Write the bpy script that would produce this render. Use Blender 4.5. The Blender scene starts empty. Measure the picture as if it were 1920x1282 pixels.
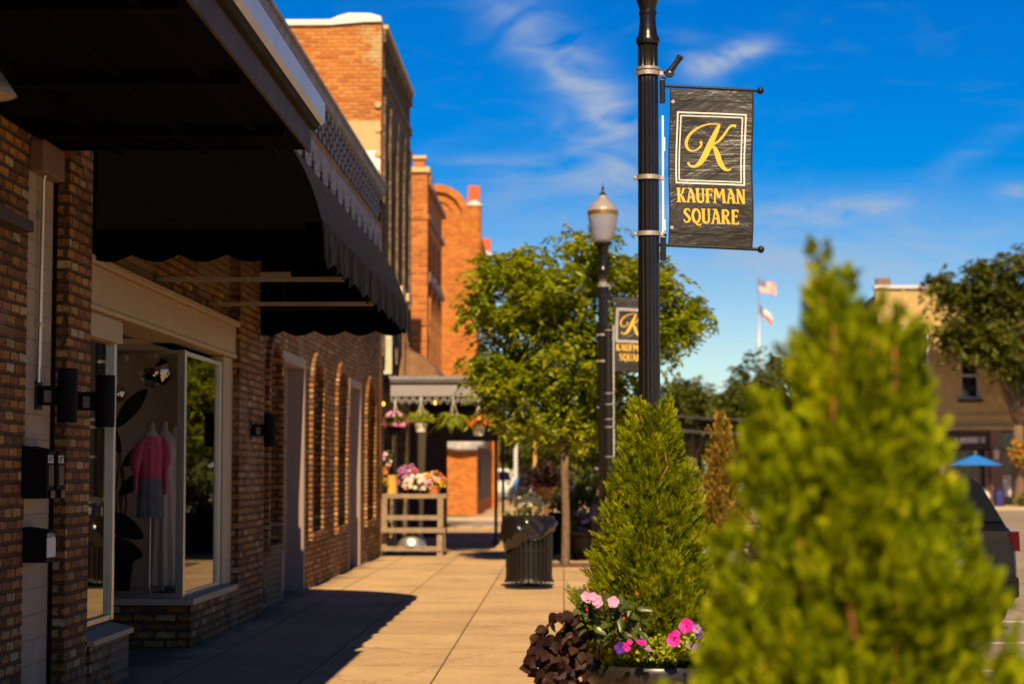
import bpy, math, random
import numpy as np
from mathutils import Vector, Matrix
R = math.radians
PI = math.pi
sc = bpy.context.scene
C = sc.collection

# ------------------------------------------------------------------ camera
FPX = 3733.33                       # focal length in photo pixels (1920 wide, 70 mm)
TH = math.atan(244 / FPX)
PS = math.atan(97 * math.cos(TH) / FPX)
cam = bpy.data.cameras.new("Camera")
cam.lens = 70; cam.sensor_width = 36; cam.clip_start = 0.1; cam.clip_end = 3000
cam.dof.use_dof = True; cam.dof.focus_distance = 12.8; cam.dof.aperture_fstop = 2.35
co = bpy.data.objects.new("Camera", cam); C.objects.link(co)
co.location = (0, 0, 1.5); co.rotation_euler = (R(90) + TH, 0, PS)
sc.camera = co

# ------------------------------------------------------------------ light
SUN_EL, SUN_AZ = 43.6, 2.0
w = bpy.data.worlds.new("World"); sc.world = w; w.use_nodes = True
sun = bpy.data.lights.new("Sun", 'SUN'); sun.energy = 5.0; sun.angle = R(0.5); sun.color = (1.0, 0.76, 0.45)
so = bpy.data.objects.new("Sun", sun); C.objects.link(so)
_d = Vector((-math.sin(R(SUN_AZ)) * math.cos(R(SUN_EL)), math.cos(R(SUN_AZ)) * math.cos(R(SUN_EL)), -math.sin(R(SUN_EL))))
so.rotation_euler = _d.to_track_quat('-Z', 'Y').to_euler(); so.location = (5, -20, 30)
sc.view_settings.view_transform = 'Standard'; sc.view_settings.look = 'None'
sc.view_settings.exposure = 0.6; sc.view_settings.gamma = 1.0
sc.cycles.use_denoising = True
sc.cycles.max_bounces = 8; sc.cycles.transparent_max_bounces = 12
sc.cycles.sample_clamp_indirect = 6

def _ray(x, y):
    f = Vector((-math.sin(PS) * math.cos(TH), math.cos(PS) * math.cos(TH), math.sin(TH)))
    r = Vector((math.cos(PS), math.sin(PS), 0)); u = r.cross(f)
    return f + r * ((x - 960) / FPX) + u * ((641 - y) / FPX)
def at(x, y, Y):
    d = _ray(x, y); return Vector((0, 0, 1.5)) + d * (Y / d.y)

# sky: physical sky, a touch more saturated, with thin clouds laid out by world direction
def build_world():
    nt = w.node_tree; N = nt.nodes; L = nt.links; N.clear()
    out = N.new('ShaderNodeOutputWorld'); bg = N.new('ShaderNodeBackground'); bg.inputs[1].default_value = 0.05
    sky = N.new('ShaderNodeTexSky'); sky.sky_type = 'NISHITA'; sky.sun_disc = False
    sky.sun_elevation = R(SUN_EL); sky.sun_rotation = R(180 - SUN_AZ); sky.altitude = 300
    sky.air_density = 1.0; sky.dust_density = 0.35; sky.ozone_density = 2.5
    hs = N.new('ShaderNodeHueSaturation'); hs.inputs['Saturation'].default_value = 2.1; hs.inputs['Value'].default_value = 1.0; hs.inputs['Hue'].default_value = .520
    L.new(sky.outputs[0], hs.inputs['Color'])
    tc = N.new('ShaderNodeTexCoord')
    sep = N.new('ShaderNodeSeparateXYZ'); L.new(tc.outputs['Generated'], sep.inputs[0])
    def M(op, a, b=None, c=None):
        n = N.new('ShaderNodeMath'); n.operation = op
        for i, v in enumerate((a, b, c)):
            if v is None: continue
            if isinstance(v, (int, float)): n.inputs[i].default_value = v
            else: L.new(v, n.inputs[i])
        return n.outputs[0]
    az = M('ARCTAN2', sep.outputs[0], sep.outputs[1]); el = M('ARCSINE', sep.outputs[2])
    # deeper and darker overhead, paler towards the horizon
    k1 = M('MINIMUM', M('MAXIMUM', M('DIVIDE', el, .20), 0.), 1.); k2 = M('MINIMUM', M('MAXIMUM', M('DIVIDE', M('SUBTRACT', el, .25), .5), 0.), 1.)
    L.new(M('MULTIPLY_ADD', k1, .55, 1.45), hs.inputs['Saturation']); L.new(M('MULTIPLY_ADD', k2, -.98, 1.36), hs.inputs['Value'])
    # noise in direction space, streaked
    mp = N.new('ShaderNodeMapping'); mp.inputs['Rotation'].default_value = (0, R(-18), 0); mp.inputs['Scale'].default_value = (9, 9, 26)
    L.new(tc.outputs['Generated'], mp.inputs[0])
    nz = N.new('ShaderNodeTexNoise'); nz.inputs['Scale'].default_value = 2.2; nz.inputs['Detail'].default_value = 7
    nz.inputs['Roughness'].default_value = 0.6; nz.inputs['Distortion'].default_value = 1.3
    L.new(mp.outputs[0], nz.inputs['Vector'])
    total = None
    for (x, y, sx, sy, rot, amp) in ((1010, 70, 150, 48, 42, .75), (1120, 190, 110, 42, 50, .8), (1000, 320, 190, 30, 4, .5), (1140, 290, 95, 60, 30, .75), (1120, 400, 260, 40, 4, .5),
                                     (1372, 108, 54, 17, -18, 2.0), (1310, 120, 46, 26, 50, .55), (1570, 395, 120, 22, -6, 1.25), (1500, 470, 330, 60, 0, .5), (1900, 360, 30, 14, 0, .9),
                                     (1800, 300, 120, 20, -30, .22), (1600, 500, 500, 50, 0, .35)):
        d = _ray(x, y).normalized(); a0 = math.atan2(d.x, d.y); e0 = math.asin(d.z)
        ca, sa = math.cos(R(-rot)), math.sin(R(-rot))
        da = M('SUBTRACT', az, a0); de = M('SUBTRACT', el, e0)
        u = M('MULTIPLY_ADD', de, sa, M('MULTIPLY', da, ca)); v = M('MULTIPLY_ADD', de, ca, M('MULTIPLY', da, -sa))
        u = M('MULTIPLY', u, FPX / sx); v = M('MULTIPLY', v, FPX / sy)
        g = M('MULTIPLY', M('POWER', 2.718, M('MULTIPLY', M('ADD', M('MULTIPLY', u, u), M('MULTIPLY', v, v)), -0.9)), amp)
        total = g if total is None else M('ADD', total, g)
    n2 = M('MULTIPLY', M('SUBTRACT', nz.outputs[0], 0.34), 2.6)
    n2 = M('MAXIMUM', n2, 0.0)
    mask = M('MULTIPLY', total, n2)
    # a faint general veil of cirrus everywhere else in the sky
    veil = M('MULTIPLY', M('MAXIMUM', M('SUBTRACT', nz.outputs[0], 0.55), 0.0), 0.2)
    mask = M('MINIMUM', M('ADD', mask, veil), 0.78)
    mix = N.new('ShaderNodeMix'); mix.data_type = 'RGBA'
    L.new(mask, mix.inputs[0]); L.new(hs.outputs[0], mix.inputs[6]); mix.inputs[7].default_value = (5.6, 6.6, 8.2, 1)
    L.new(mix.outputs[2], bg.inputs[0]); L.new(bg.outputs[0], out.inputs[0])
build_world()

# ------------------------------------------------------------------ materials
class NT:
    def __init__(s, name):
        s.m = bpy.data.materials.new(name); s.m.use_nodes = True
        s.t = s.m.node_tree; s.N = s.t.nodes; s.L = s.t.links
        s.b = s.N['Principled BSDF']; s.out = s.N['Material Output']
    def put(s, sock, v):
        if v is None: return
        if isinstance(v, bpy.types.NodeSocket): s.L.new(v, sock)
        elif isinstance(v, tuple) and len(v) == 3 and sock.type == 'RGBA': sock.default_value = (*v, 1)
        else: sock.default_value = v
    def math(s, op, a, b=None, c=None, clamp=False):
        n = s.N.new('ShaderNodeMath'); n.operation = op; n.use_clamp = clamp
        for i, v in enumerate((a, b, c)): s.put(n.inputs[i], v)
        return n.outputs[0]
    def mix(s, f, a, b, blend='MIX'):
        n = s.N.new('ShaderNodeMix'); n.data_type = 'RGBA'; n.blend_type = blend
        s.put(n.inputs[0], f); s.put(n.inputs[6], a); s.put(n.inputs[7], b)
        return n.outputs[2]
    def noise(s, vec, scale, detail=4, rough=.55, dist=0.):
        n = s.N.new('ShaderNodeTexNoise'); s.put(n.inputs['Vector'], vec); n.inputs['Scale'].default_value = scale
        n.inputs['Detail'].default_value = detail; n.inputs['Roughness'].default_value = rough; n.inputs['Distortion'].default_value = dist
        return n.outputs[0]
    def ramp(s, f, stops, interp='LINEAR'):
        n = s.N.new('ShaderNodeValToRGB'); e = n.color_ramp.elements; n.color_ramp.interpolation = interp
        while len(e) < len(stops): e.new(0.5)
        for k, (p, c) in enumerate(stops):
            e[k].position = p
            e[k].color = (*c, 1) if isinstance(c, tuple) else (c, c, c, 1)
        s.put(n.inputs[0], f); return n.outputs[0]
    def sep(s, v):
        n = s.N.new('ShaderNodeSeparateXYZ'); s.put(n.inputs[0], v); return n.outputs
    def comb(s, x, y, z):
        n = s.N.new('ShaderNodeCombineXYZ')
        for i, v in enumerate((x, y, z)): s.put(n.inputs[i], v)
        return n.outputs[0]
    def pos(s):
        return s.N.new('ShaderNodeNewGeometry').outputs['Position']
    def obj(s):
        return s.N.new('ShaderNodeTexCoord').outputs['Object']
    def island(s):
        return s.N.new('ShaderNodeNewGeometry').outputs['Random Per Island']
    def bump(s, h, strength=.3, dist=.01):
        n = s.N.new('ShaderNodeBump'); n.inputs['Strength'].default_value = strength; n.inputs['Distance'].default_value = dist
        s.put(n.inputs['Height'], h); s.L.new(n.outputs[0], s.b.inputs['Normal']); return n
    def set(s, col=None, rough=.6, metal=0., spec=None):
        s.put(s.b.inputs['Base Color'], col); s.put(s.b.inputs['Roughness'], rough); s.b.inputs['Metallic'].default_value = metal
        if spec is not None: s.b.inputs['Specular IOR Level'].default_value = spec
        return s.m

def lighten(c, k): return tuple(min(1, v * k) for v in c)

def plain(name, col, rough=.6, metal=0., var=.18, scale=3., bump=0., bscale=60., spec=None, coords='pos'):
    t = NT(name); p = t.pos() if coords == 'pos' else t.obj()
    n = t.noise(p, scale, 6, .6); n2 = t.noise(p, scale * 9, 3, .6)
    f = t.math('MULTIPLY_ADD', n2, .4, t.math('MULTIPLY', n, .6))
    c = t.ramp(f, [(.3, lighten(col, 1 - var)), (.7, lighten(col, 1 + var))])
    r = t.math('MULTIPLY_ADD', n2, .25, rough - .12, True)
    if bump: t.bump(t.noise(p, bscale, 3), bump, .01)
    return t.set(c, r, metal, spec)

def brick(name, palette, mortar, bw=.2, bh=.072, mt=.006, bump=.9, stain=.35, stain_col=(.05, .035, .025), patch=None, rough=.85, grain=(.40, 1.45)):
    """brick wall laid out in wall space; the palette is spread over the bricks at random"""
    t = NT(name); g = t.N.new('ShaderNodeNewGeometry'); P = t.sep(g.outputs['Position']); Nn = t.sep(g.outputs['True Normal'])
    side = t.math('GREATER_THAN', t.math('ABSOLUTE', Nn[0]), .5)
    top = t.math('GREATER_THAN', t.math('ABSOLUTE', Nn[2]), .7)
    u = t.math('ADD', t.math('MULTIPLY', P[1], side), t.math('MULTIPLY', P[0], t.math('SUBTRACT', 1, side)))
    v = t.math('ADD', t.math('MULTIPLY', P[2], t.math('SUBTRACT', 1, top)), t.math('MULTIPLY', P[1], top))
    wob = t.noise(g.outputs['Position'], 9, 3)
    wob2 = t.noise(g.outputs['Position'], 55, 2)
    u = t.math('MULTIPLY_ADD', t.math('SUBTRACT', wob, .5), .03, u)
    u = t.math('MULTIPLY_ADD', t.math('SUBTRACT', wob2, .5), .030, u)
    v = t.math('MULTIPLY_ADD', t.math('SUBTRACT', wob, .5), .018, v)
    v = t.math('MULTIPLY_ADD', t.math('SUBTRACT', wob2, .5), .020, v)
    vs = t.math('DIVIDE', v, bh); row = t.math('FLOOR', vs)
    us = t.math('DIVIDE', u, bw); us = t.math('MULTIPLY_ADD', t.math('FLOORED_MODULO', row, 2), .5, us)
    col = t.math('FLOOR', us)
    fu = t.math('FRACT', us); fv = t.math('FRACT', vs)
    du = t.math('MULTIPLY', t.math('MINIMUM', fu, t.math('SUBTRACT', 1, fu)), bw)
    dv = t.math('MULTIPLY', t.math('MINIMUM', fv, t.math('SUBTRACT', 1, fv)), bh)
    dd = t.math('MINIMUM', du, dv)
    m = t.N.new('ShaderNodeMapRange'); m.interpolation_type = 'SMOOTHSTEP'
    t.put(m.inputs[0], dd); m.inputs[1].default_value = mt * .45; m.inputs[2].default_value = mt * 1.35
    face = m.outputs[0]
    wn = t.N.new('ShaderNodeTexWhiteNoise'); wn.noise_dimensions = '3D'; t.put(wn.inputs['Vector'], t.comb(col, row, side))
    rid = wn.outputs['Value']
    bc = t.ramp(rid, [(i / len(palette), c) for i, c in enumerate(palette)], 'CONSTANT')
    fine = t.noise(g.outputs['Position'], 45, 5, .7)
    bc = t.mix(1., bc, t.ramp(fine, [(.30, grain[0]), (.70, grain[1])]), 'MULTIPLY')
    c = t.mix(face, mortar, bc)
    st = t.noise(g.outputs['Position'], 1.3, 6, .65)
    c = t.mix(t.math('MULTIPLY', t.ramp(st, [(.48, 0.), (.72, 1.)]), stain), c, stain_col)
    if patch:
        pn = t.noise(g.outputs['Position'], patch[1], 7, .66, .6)
        pn = t.math('MULTIPLY_ADD', t.math('MULTIPLY_ADD', P[0], .5, 2.9, True), .13, pn)
        c = t.mix(t.ramp(pn, [(patch[2], 0.), (patch[2] + .05, 1.)]), c, patch[0])
    h = t.math('MULTIPLY_ADD', fine, .35, face)
    h = t.math('MULTIPLY_ADD', rid, .35, h)
    t.bump(h, bump, .012)
    return t.set(c, rough, 0, .25)

def leafmat(name, cols, trans=.35, rough=.5, noise_scale=2.5, spec=.35, tcol=None, iw=.5):
    """leaves: colour spread over single leaves and over clumps, light passing through"""
    t = NT(name)
    isl = t.island(); n = t.noise(t.pos(), noise_scale, 4, .6)
    f = t.math('MULTIPLY_ADD', isl, iw, t.math('MULTIPLY', t.math('SUBTRACT', n, .5 * iw), 1.5 - iw))
    k = len(cols)
    c = t.ramp(f, [(.12 + .76 * i / max(1, k - 1), cc) for i, cc in enumerate(cols)])
    t.set(c, rough, 0, spec)
    tr = t.N.new('ShaderNodeBsdfTranslucent'); t.put(tr.inputs[0], t.mix(1., c, tcol or (1.35, 1.25, .6), 'MULTIPLY'))
    mx = t.N.new('ShaderNodeMixShader'); mx.inputs[0].default_value = trans
    t.L.new(t.b.outputs[0], mx.inputs[1]); t.L.new(tr.outputs[0], mx.inputs[2]); t.L.new(mx.outputs[0], t.out.inputs[0])
    return t.m

def glassmat(name, tint=(.8, .8, .78), ior=1.5, extra=0.0):
    t = NT(name)
    fr = t.N.new('ShaderNodeFresnel'); fr.inputs[0].default_value = ior
    gl = t.N.new('ShaderNodeBsdfGlossy'); gl.inputs['Roughness'].default_value = .004
    gl.inputs['Color'].default_value = (.95, .95, .95, 1)
    tr = t.N.new('ShaderNodeBsdfTransparent'); tr.inputs[0].default_value = (*tint, 1)
    f = t.math('ADD', fr.outputs[0], extra, clamp=True)
    mx = t.N.new('ShaderNodeMixShader'); t.put(mx.inputs[0], f); t.L.new(tr.outputs[0], mx.inputs[1]); t.L.new(gl.outputs[0], mx.inputs[2])
    t.L.new(mx.outputs[0], t.out.inputs[0]); return t.m

def pavement(name, jx, jy, jw, base, x_off=0., y_off=0.):
    t = NT(name); p = t.pos(); P = t.sep(p)
    def joint(c, step, off):
        f = t.math('FRACT', t.math('DIVIDE', t.math('SUBTRACT', c, off), step))
        return t.math('MULTIPLY', t.math('MINIMUM', f, t.math('SUBTRACT', 1, f)), step)
    wv = t.math('MULTIPLY', t.math('SUBTRACT', t.noise(p, 4, 3), .5), .012)
    d = t.math('MINIMUM', joint(t.math('ADD', P[0], wv), jx, x_off), joint(t.math('ADD', P[1], wv), jy, y_off))
    m = t.N.new('ShaderNodeMapRange'); m.interpolation_type = 'SMOOTHSTEP'; t.put(m.inputs[0], d)
    m.inputs[1].default_value = jw * .35; m.inputs[2].default_value = jw
    n1 = t.noise(p, .9, 6, .65); n2 = t.noise(p, 14, 5, .6); n3 = t.noise(p, 110, 2, .5)
    f = t.math('ADD', t.math('MULTIPLY', n1, .55), t.math('ADD', t.math('MULTIPLY', n2, .3), t.math('MULTIPLY', n3, .15)))
    c = t.ramp(f, [(.32, lighten(base, .52)), (.46, lighten(base, .9)), (.55, base), (.68, lighten(base, 1.25))])
    ix = t.math('FLOOR', t.math('DIVIDE', t.math('SUBTRACT', P[0], x_off), jx)); iy = t.math('FLOOR', t.math('DIVIDE', t.math('SUBTRACT', P[1], y_off), jy))
    wn = t.N.new('ShaderNodeTexWhiteNoise'); t.put(wn.inputs['Vector'], t.comb(ix, iy, 0.))
    c = t.mix(1., c, t.ramp(wn.outputs['Value'], [(0., .88), (1., 1.06)]), 'MULTIPLY')
    # small dark spots of chewing gum and oil
    vo = t.N.new('ShaderNodeTexVoronoi'); t.put(vo.inputs['Vector'], p); vo.inputs['Scale'].default_value = 2.6
    c = t.mix(t.ramp(vo.outputs['Distance'], [(.03, .55), (.07, 0.)]), c, (.07, .055, .04))
    # hairline cracks
    v2 = t.N.new('ShaderNodeTexVoronoi'); v2.feature = 'DISTANCE_TO_EDGE'; v2.inputs['Scale'].default_value = .28
    wv2 = t.N.new('ShaderNodeVectorMath'); wv2.operation = 'ADD'; t.put(wv2.inputs[0], p)
    t.put(wv2.inputs[1], t.comb(t.math('MULTIPLY', n2, .5), t.math('MULTIPLY', n1, 1.2), 0.)); t.put(v2.inputs['Vector'], wv2.outputs[0])
    c = t.mix(t.ramp(v2.outputs['Distance'], [(.001, .6), (.004, 0.)]), c, (.06, .05, .04))
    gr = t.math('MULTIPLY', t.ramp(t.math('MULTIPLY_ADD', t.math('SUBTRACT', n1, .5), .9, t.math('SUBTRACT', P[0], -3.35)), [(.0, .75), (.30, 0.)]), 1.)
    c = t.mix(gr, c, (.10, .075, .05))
    c = t.mix(m.outputs[0], lighten(base, .28), c)
    t.bump(t.math('MULTIPLY_ADD', n3, .15, m.outputs[0]), .5, .01)
    return t.set(c, .85, 0, .2)

M = {}
M['brickwarm'] = brick('storefront brick', [(.36, .14, .033), (.28, .105, .025), (.39, .18, .05), (.21, .08, .022), (.43, .235, .085), (.34, .14, .033), (.15, .062, .022), (.49, .33, .165), (.37, .155, .038), (.26, .10, .025), (.32, .13, .033), (.20, .085, .026), (.40, .20, .06), (.30, .12, .03)], (.085, .052, .026), bw=.19, mt=.012, bump=1.3, stain=.6, stain_col=(.055, .034, .017), patch=((.22, .145, .078), .42, .67))
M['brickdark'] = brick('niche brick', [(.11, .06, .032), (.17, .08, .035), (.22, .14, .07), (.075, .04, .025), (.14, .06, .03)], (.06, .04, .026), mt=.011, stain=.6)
M['brickwhite'] = brick('painted parapet brick', [(.45, .43, .43), (.40, .38, .39), (.49, .47, .46), (.35, .33, .33)], (.20, .185, .18), bh=.08, mt=.008, stain=.35, stain_col=(.16, .14, .13), grain=(.75, 1.15))
M['gap'] = plain('shade-toned recessed brick', (.016, .014, .013), .95, var=.4, scale=8, spec=.1)  # near-black colour paints the shade inside the corbel gaps and crosses
M['brickpaint'] = brick('cream painted brick', [(.36, .28, .19), (.34, .265, .18), (.38, .295, .20)], (.27, .21, .14), bw=.4, bh=.155, mt=.006, bump=.25, grain=(.93, 1.06), stain=.25, stain_col=(.25, .18, .1))
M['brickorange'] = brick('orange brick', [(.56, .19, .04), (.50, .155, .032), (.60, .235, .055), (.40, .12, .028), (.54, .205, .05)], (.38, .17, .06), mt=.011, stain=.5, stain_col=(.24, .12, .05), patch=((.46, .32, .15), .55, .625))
M['brickred'] = brick('red brick', [(.58, .19, .04), (.52, .15, .03), (.62, .215, .05), (.42, .115, .025)], (.52, .25, .10), bw=.24, bh=.09, mt=.012, stain=.4, stain_col=(.24, .09, .03))
M['brickglow'] = brick('deep orange brick', [(.62, .20, .03), (.54, .155, .025), (.64, .23, .04), (.46, .13, .02)], (.48, .20, .06), mt=.011, stain=.4, stain_col=(.34, .115, .025))
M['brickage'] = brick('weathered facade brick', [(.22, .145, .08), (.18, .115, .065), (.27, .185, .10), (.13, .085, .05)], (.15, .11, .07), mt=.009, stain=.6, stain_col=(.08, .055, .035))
M['brickfar'] = brick('yellow brick', [(.62, .44, .17), (.57, .40, .15), (.66, .48, .2)], (.5, .38, .2), mt=.007, stain=.3, stain_col=(.40, .26, .1))
M['stucco'] = plain('tan stucco', (.52, .36, .17), .9, var=.22, scale=1.6, bump=.3)
M['whitewash'] = plain('whitewash', (.78, .74, .68), .8, var=.08)
M['coping'] = plain('pale coping', (.66, .64, .62), .6, var=.1)
M['capstone'] = plain('tan cap stone', (.62, .44, .22), .8, var=.12)
M['cream'] = plain('cream timber paint', (.40, .29, .18), .55, var=.10, scale=5)
M['mauve'] = plain('mauve timber paint', (.28, .20, .16), .6, var=.10, scale=5)
M['frame'] = plain('brushed aluminium frame', (.55, .50, .44), .32, 1., var=.1, scale=14)
M['fabric'] = plain('black awning canvas', (.020, .0155, .0125), .8, var=.35, scale=4, bump=.35, bscale=130, spec=.12)
M['fabricdark'] = plain('shaded canvas end', (.0016, .0013, .0013), .9, var=.25, spec=.0)  # same canvas, far darker: the shade on the end panels is in the colour
M['rail'] = plain('galvanised rail', (.5, .45, .38), .4, .8, var=.15)
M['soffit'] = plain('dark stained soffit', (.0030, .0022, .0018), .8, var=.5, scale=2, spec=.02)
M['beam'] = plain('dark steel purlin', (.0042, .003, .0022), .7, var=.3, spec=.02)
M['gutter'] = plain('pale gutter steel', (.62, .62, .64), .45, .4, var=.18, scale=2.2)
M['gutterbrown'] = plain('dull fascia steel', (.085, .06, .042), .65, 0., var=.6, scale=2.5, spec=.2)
M['gutterdark'] = plain('dark gutter underside', (.022, .016, .012), .7, 0., var=.7, scale=3, spec=.1)  # darker tone than the fascia steel
M['blackmetal'] = plain('black powder coat', (.013, .0105, .009), .42, 0., var=.3, scale=20, spec=.3)
M['blackflat'] = plain('matt black steel', (.007, .006, .006), .7, 0., var=.25, spec=.12)
M['pole'] = plain('bronze black pole paint', (.011, .008, .0065), .27, .1, var=.35, scale=14, bump=.05, spec=.5)
M['steelband'] = plain('stainless band', (.52, .45, .37), .4, .6, var=.1)
M['ledwhite'] = plain('white conduit strip', (.75, .75, .75), .4)
M['gold'] = plain('brass band', (.70, .40, .09), .3, .9)
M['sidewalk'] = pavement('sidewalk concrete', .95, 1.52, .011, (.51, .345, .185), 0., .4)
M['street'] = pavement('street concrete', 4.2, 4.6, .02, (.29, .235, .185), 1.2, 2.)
M['groundm'] = plain('far ground', (.30, .27, .2), .95, var=.3, scale=.1)
M['kerb'] = plain('kerb concrete', (.46, .37, .27), .85, var=.2, scale=4, bump=.2)
M['paint'] = plain('worn road paint', (.72, .69, .62), .7, var=.2, scale=6)
M['mulch'] = plain('brown mulch', (.12, .06, .03), .95, var=.7, scale=25, bump=1., bscale=40)
M['soil'] = plain('potting soil', (.10, .06, .035), .95, var=.7, scale=40, bump=1., bscale=60)
M['pot'] = plain('black glazed planter', (.022, .018, .016), .33, 0., var=.4, scale=9, bump=.08, bscale=30)
M['glass'] = glassmat('shop glass', (.93, .92, .90))
M['glassmirror'] = glassmat('reflective shop glass', (.30, .28, .26), 1.9)
M['glassdark'] = plain('dark window glass', (.012, .013, .016), .08, 0., var=.3, spec=.6)
M['interior'] = plain('shop interior wall', (.74, .62, .50), .8, var=.06)
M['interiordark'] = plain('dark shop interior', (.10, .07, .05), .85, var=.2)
M['wood'] = plain('grey weathered timber', (.27, .19, .12), .85, var=.45, scale=9, bump=.4)
M['woodtrim'] = plain('grey painted timber', (.27, .255, .265), .65, var=.15, scale=5)
M['lace'] = plain('grey lace trim', (.20, .19, .20), .7, var=.2)
M['tin'] = plain('corrugated tin', (.36, .35, .36), .45, .6, var=.25)
M['rust'] = plain('rusted sheet', (.22, .11, .05), .75, .2, var=.5, scale=5)
M['greenpaint'] = plain('pale green peeling paint', (.48, .50, .34), .7, var=.3, scale=6)
M['terracotta'] = plain('terracotta', (.58, .19, .05), .75, var=.2, scale=12)
M['yellowpot'] = plain('yellow crock', (.62, .36, .06), .5, var=.12)
M['whitepot'] = plain('white basket', (.70, .66, .58), .6, var=.12)
M['galv'] = plain('galvanised tub', (.62, .60, .57), .36, .85, var=.15, scale=8)
M['bag'] = plain('black bin bag', (.010, .008, .007), .20, 0., var=.3, scale=8, spec=.7, bump=.45, bscale=13)
M['bark'] = plain('bark', (.15, .095, .055), .9, var=.6, scale=12, bump=1., bscale=28)
M['barkred'] = plain('cedar bark', (.34, .135, .025), .9, var=.4, scale=20)
M['stem'] = plain('plant stem', (.20, .10, .05), .7, var=.3)
M['arbor'] = leafmat('arborvitae foliage', [(.05, .08, .003), (.15, .195, .006), (.32, .36, .008), (.56, .54, .013)], .46, .6, 9., .12, (1.25, 1.25, .45), .34)
M['arbornear'] = leafmat('bright arborvitae foliage', [(.075, .105, .003), (.24, .31, .006), (.45, .51, .008), (.70, .68, .012)], .52, .65, 7.5, .10, (1.25, 1.25, .45))
M['golden'] = leafmat('golden arborvitae foliage', [(.12, .11, .01), (.28, .21, .02), (.44, .28, .04), (.50, .30, .06)], .3, .6, 6)
M['treeleaf'] = leafmat('elm leaves', [(.055, .09, .006), (.18, .245, .010), (.36, .40, .012), (.56, .50, .016)], .52, .36, 1.6, .45, (1.3, 1.25, .45))
M['fartree'] = leafmat('far tree leaves', [(.035, .055, .008), (.08, .10, .01), (.15, .16, .015)], .3, .6, .35)
M['fartree2'] = leafmat('dark oak leaves', [(.045, .06, .006), (.10, .115, .009), (.18, .18, .014)], .36, .6, .6)
M['limeleaf'] = leafmat('lime ground cover', [(.16, .20, .01), (.30, .34, .02), (.42, .42, .03)], .3, .5, 20)
M['impleaf'] = leafmat('green flower leaves', [(.03, .05, .008), (.06, .085, .012), (.10, .12, .02)], .2, .35, 12, .5)
M['vineleaf'] = leafmat('dark purple vine leaves', [(.012, .005, .0055), (.024, .010, .009), (.042, .019, .013), (.085, .050, .022)], .12, .5, 14, .12, (1.3, .7, .5))
M['fernleaf'] = leafmat('fern fronds', [(.12, .16, .01), (.22, .25, .015), (.32, .32, .02)], .35, .55, 8)
M['plantleaf'] = leafmat('pot plant leaves', [(.06, .08, .01), (.14, .16, .015), (.26, .26, .03)], .3, .5, 10)
def petal(name, c, t=.25): return leafmat(name, [lighten(c, .8), c, lighten(c, 1.15)], t, .5, 30, .2, (1., 1., 1.))
M['petpink'] = petal('pale pink petals', (.74, .33, .56))
M['petmag'] = petal('magenta petals', (.72, .02, .36))
M['petpurple'] = petal('violet petals', (.09, .015, .30))
M['petlav'] = petal('lavender petals', (.34, .20, .42))
M['petorange'] = petal('orange petals', (.8, .22, .02))
M['petyellow'] = petal('yellow petals', (.85, .52, .03))
M['petwhite'] = petal('white petals', (.78, .68, .58))
M['petred'] = petal('red petals', (.7, .06, .04))
M['petmauve'] = petal('mauve petals', (.42, .16, .34))

def bannermat():
    t = NT('banner vinyl'); p = t.obj(); P = t.sep(p)
    n = t.noise(p, 5, 5, .6)
    mp = t.comb(t.math('MULTIPLY', P[0], 2.2), P[1], t.math('MULTIPLY', P[2], 62.))
    cre = t.noise(mp, 1.0, 2, .5, .5)
    zone = t.ramp(t.math('MULTIPLY_ADD', P[2], -1., 0., True), [(.14, .0), (.26, 1.), (.62, 1.), (.75, .12), (.95, .1), (1., .5)])
    area = t.ramp(t.noise(t.comb(t.math('MULTIPLY', P[0], 4.), 3., t.math('MULTIPLY', P[2], 5.)), 1., 3, .6), [(.35, 0.1), (.62, 1.)])
    big = t.noise(t.comb(t.math('MULTIPLY', P[0], 2.6), 0., t.math('MULTIPLY', P[2], 4.5)), 1., 4, .6, .6)
    c = t.ramp(n, [(.3, (.016, .014, .011)), (.7, (.030, .025, .019))])
    cz = t.math('MULTIPLY', t.math('MULTIPLY', cre, zone), area)
    t.bump(t.math('MULTIPLY_ADD', big, 4.0, t.math('MULTIPLY', cz, 1.1)), .5, .012)
    return t.set(c, .44, 0, .55)
M['banner'] = bannermat()
M['bannergold'] = plain('gold print', (.80, .47, .04), .45, var=.1, scale=20)
M['bannerwhite'] = plain('white print', (.74, .70, .64), .5, var=.05)

def globemat():
    t = NT('frosted lamp globe')
    t.set((.66, .63, .64), .30, 0, .6)
    t.b.inputs['Transmission Weight'].default_value = .62
    t.b.inputs['Subsurface Weight'].default_value = 0.
    P = t.sep(t.obj()); rib = t.math('SINE', t.math('MULTIPLY', t.math('ARCTAN2', P[1], P[0]), 36.))
    t.bump(rib, .25, .004); return t.m
M['globe'] = globemat()
def emit(name, col, s):
    t = NT(name); t.set(col, .4); t.b.inputs['Emission Color'].default_value = (*col, 1); t.b.inputs['Emission Strength'].default_value = s; return t.m
M['bulb'] = emit('lit warm bulb', (1., .42, .06), 1.6)
def carpaint(name, col, rough=.18):
    t = NT(name); t.set(col, rough, 0., .4); t.b.inputs['Coat Weight'].default_value = .25; t.b.inputs['Coat Roughness'].default_value = .06
    n = t.noise(t.obj(), 30, 3); t.bump(n, .02, .01); return t.m
M['carblack'] = carpaint('black car paint', (.006, .005, .005), .4)
M['carwhite'] = carpaint('white car paint', (.80, .76, .70), .3)
M['carblue'] = carpaint('dark blue car paint', (.02, .03, .07))
M['carsilver'] = carpaint('silver blue car paint', (.22, .26, .32))
M['carglass'] = plain('tinted car glass', (.008, .009, .011), .1, 0., var=.1, spec=.35)
M['tyre'] = plain('tyre rubber', (.015, .014, .013), .8)
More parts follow.
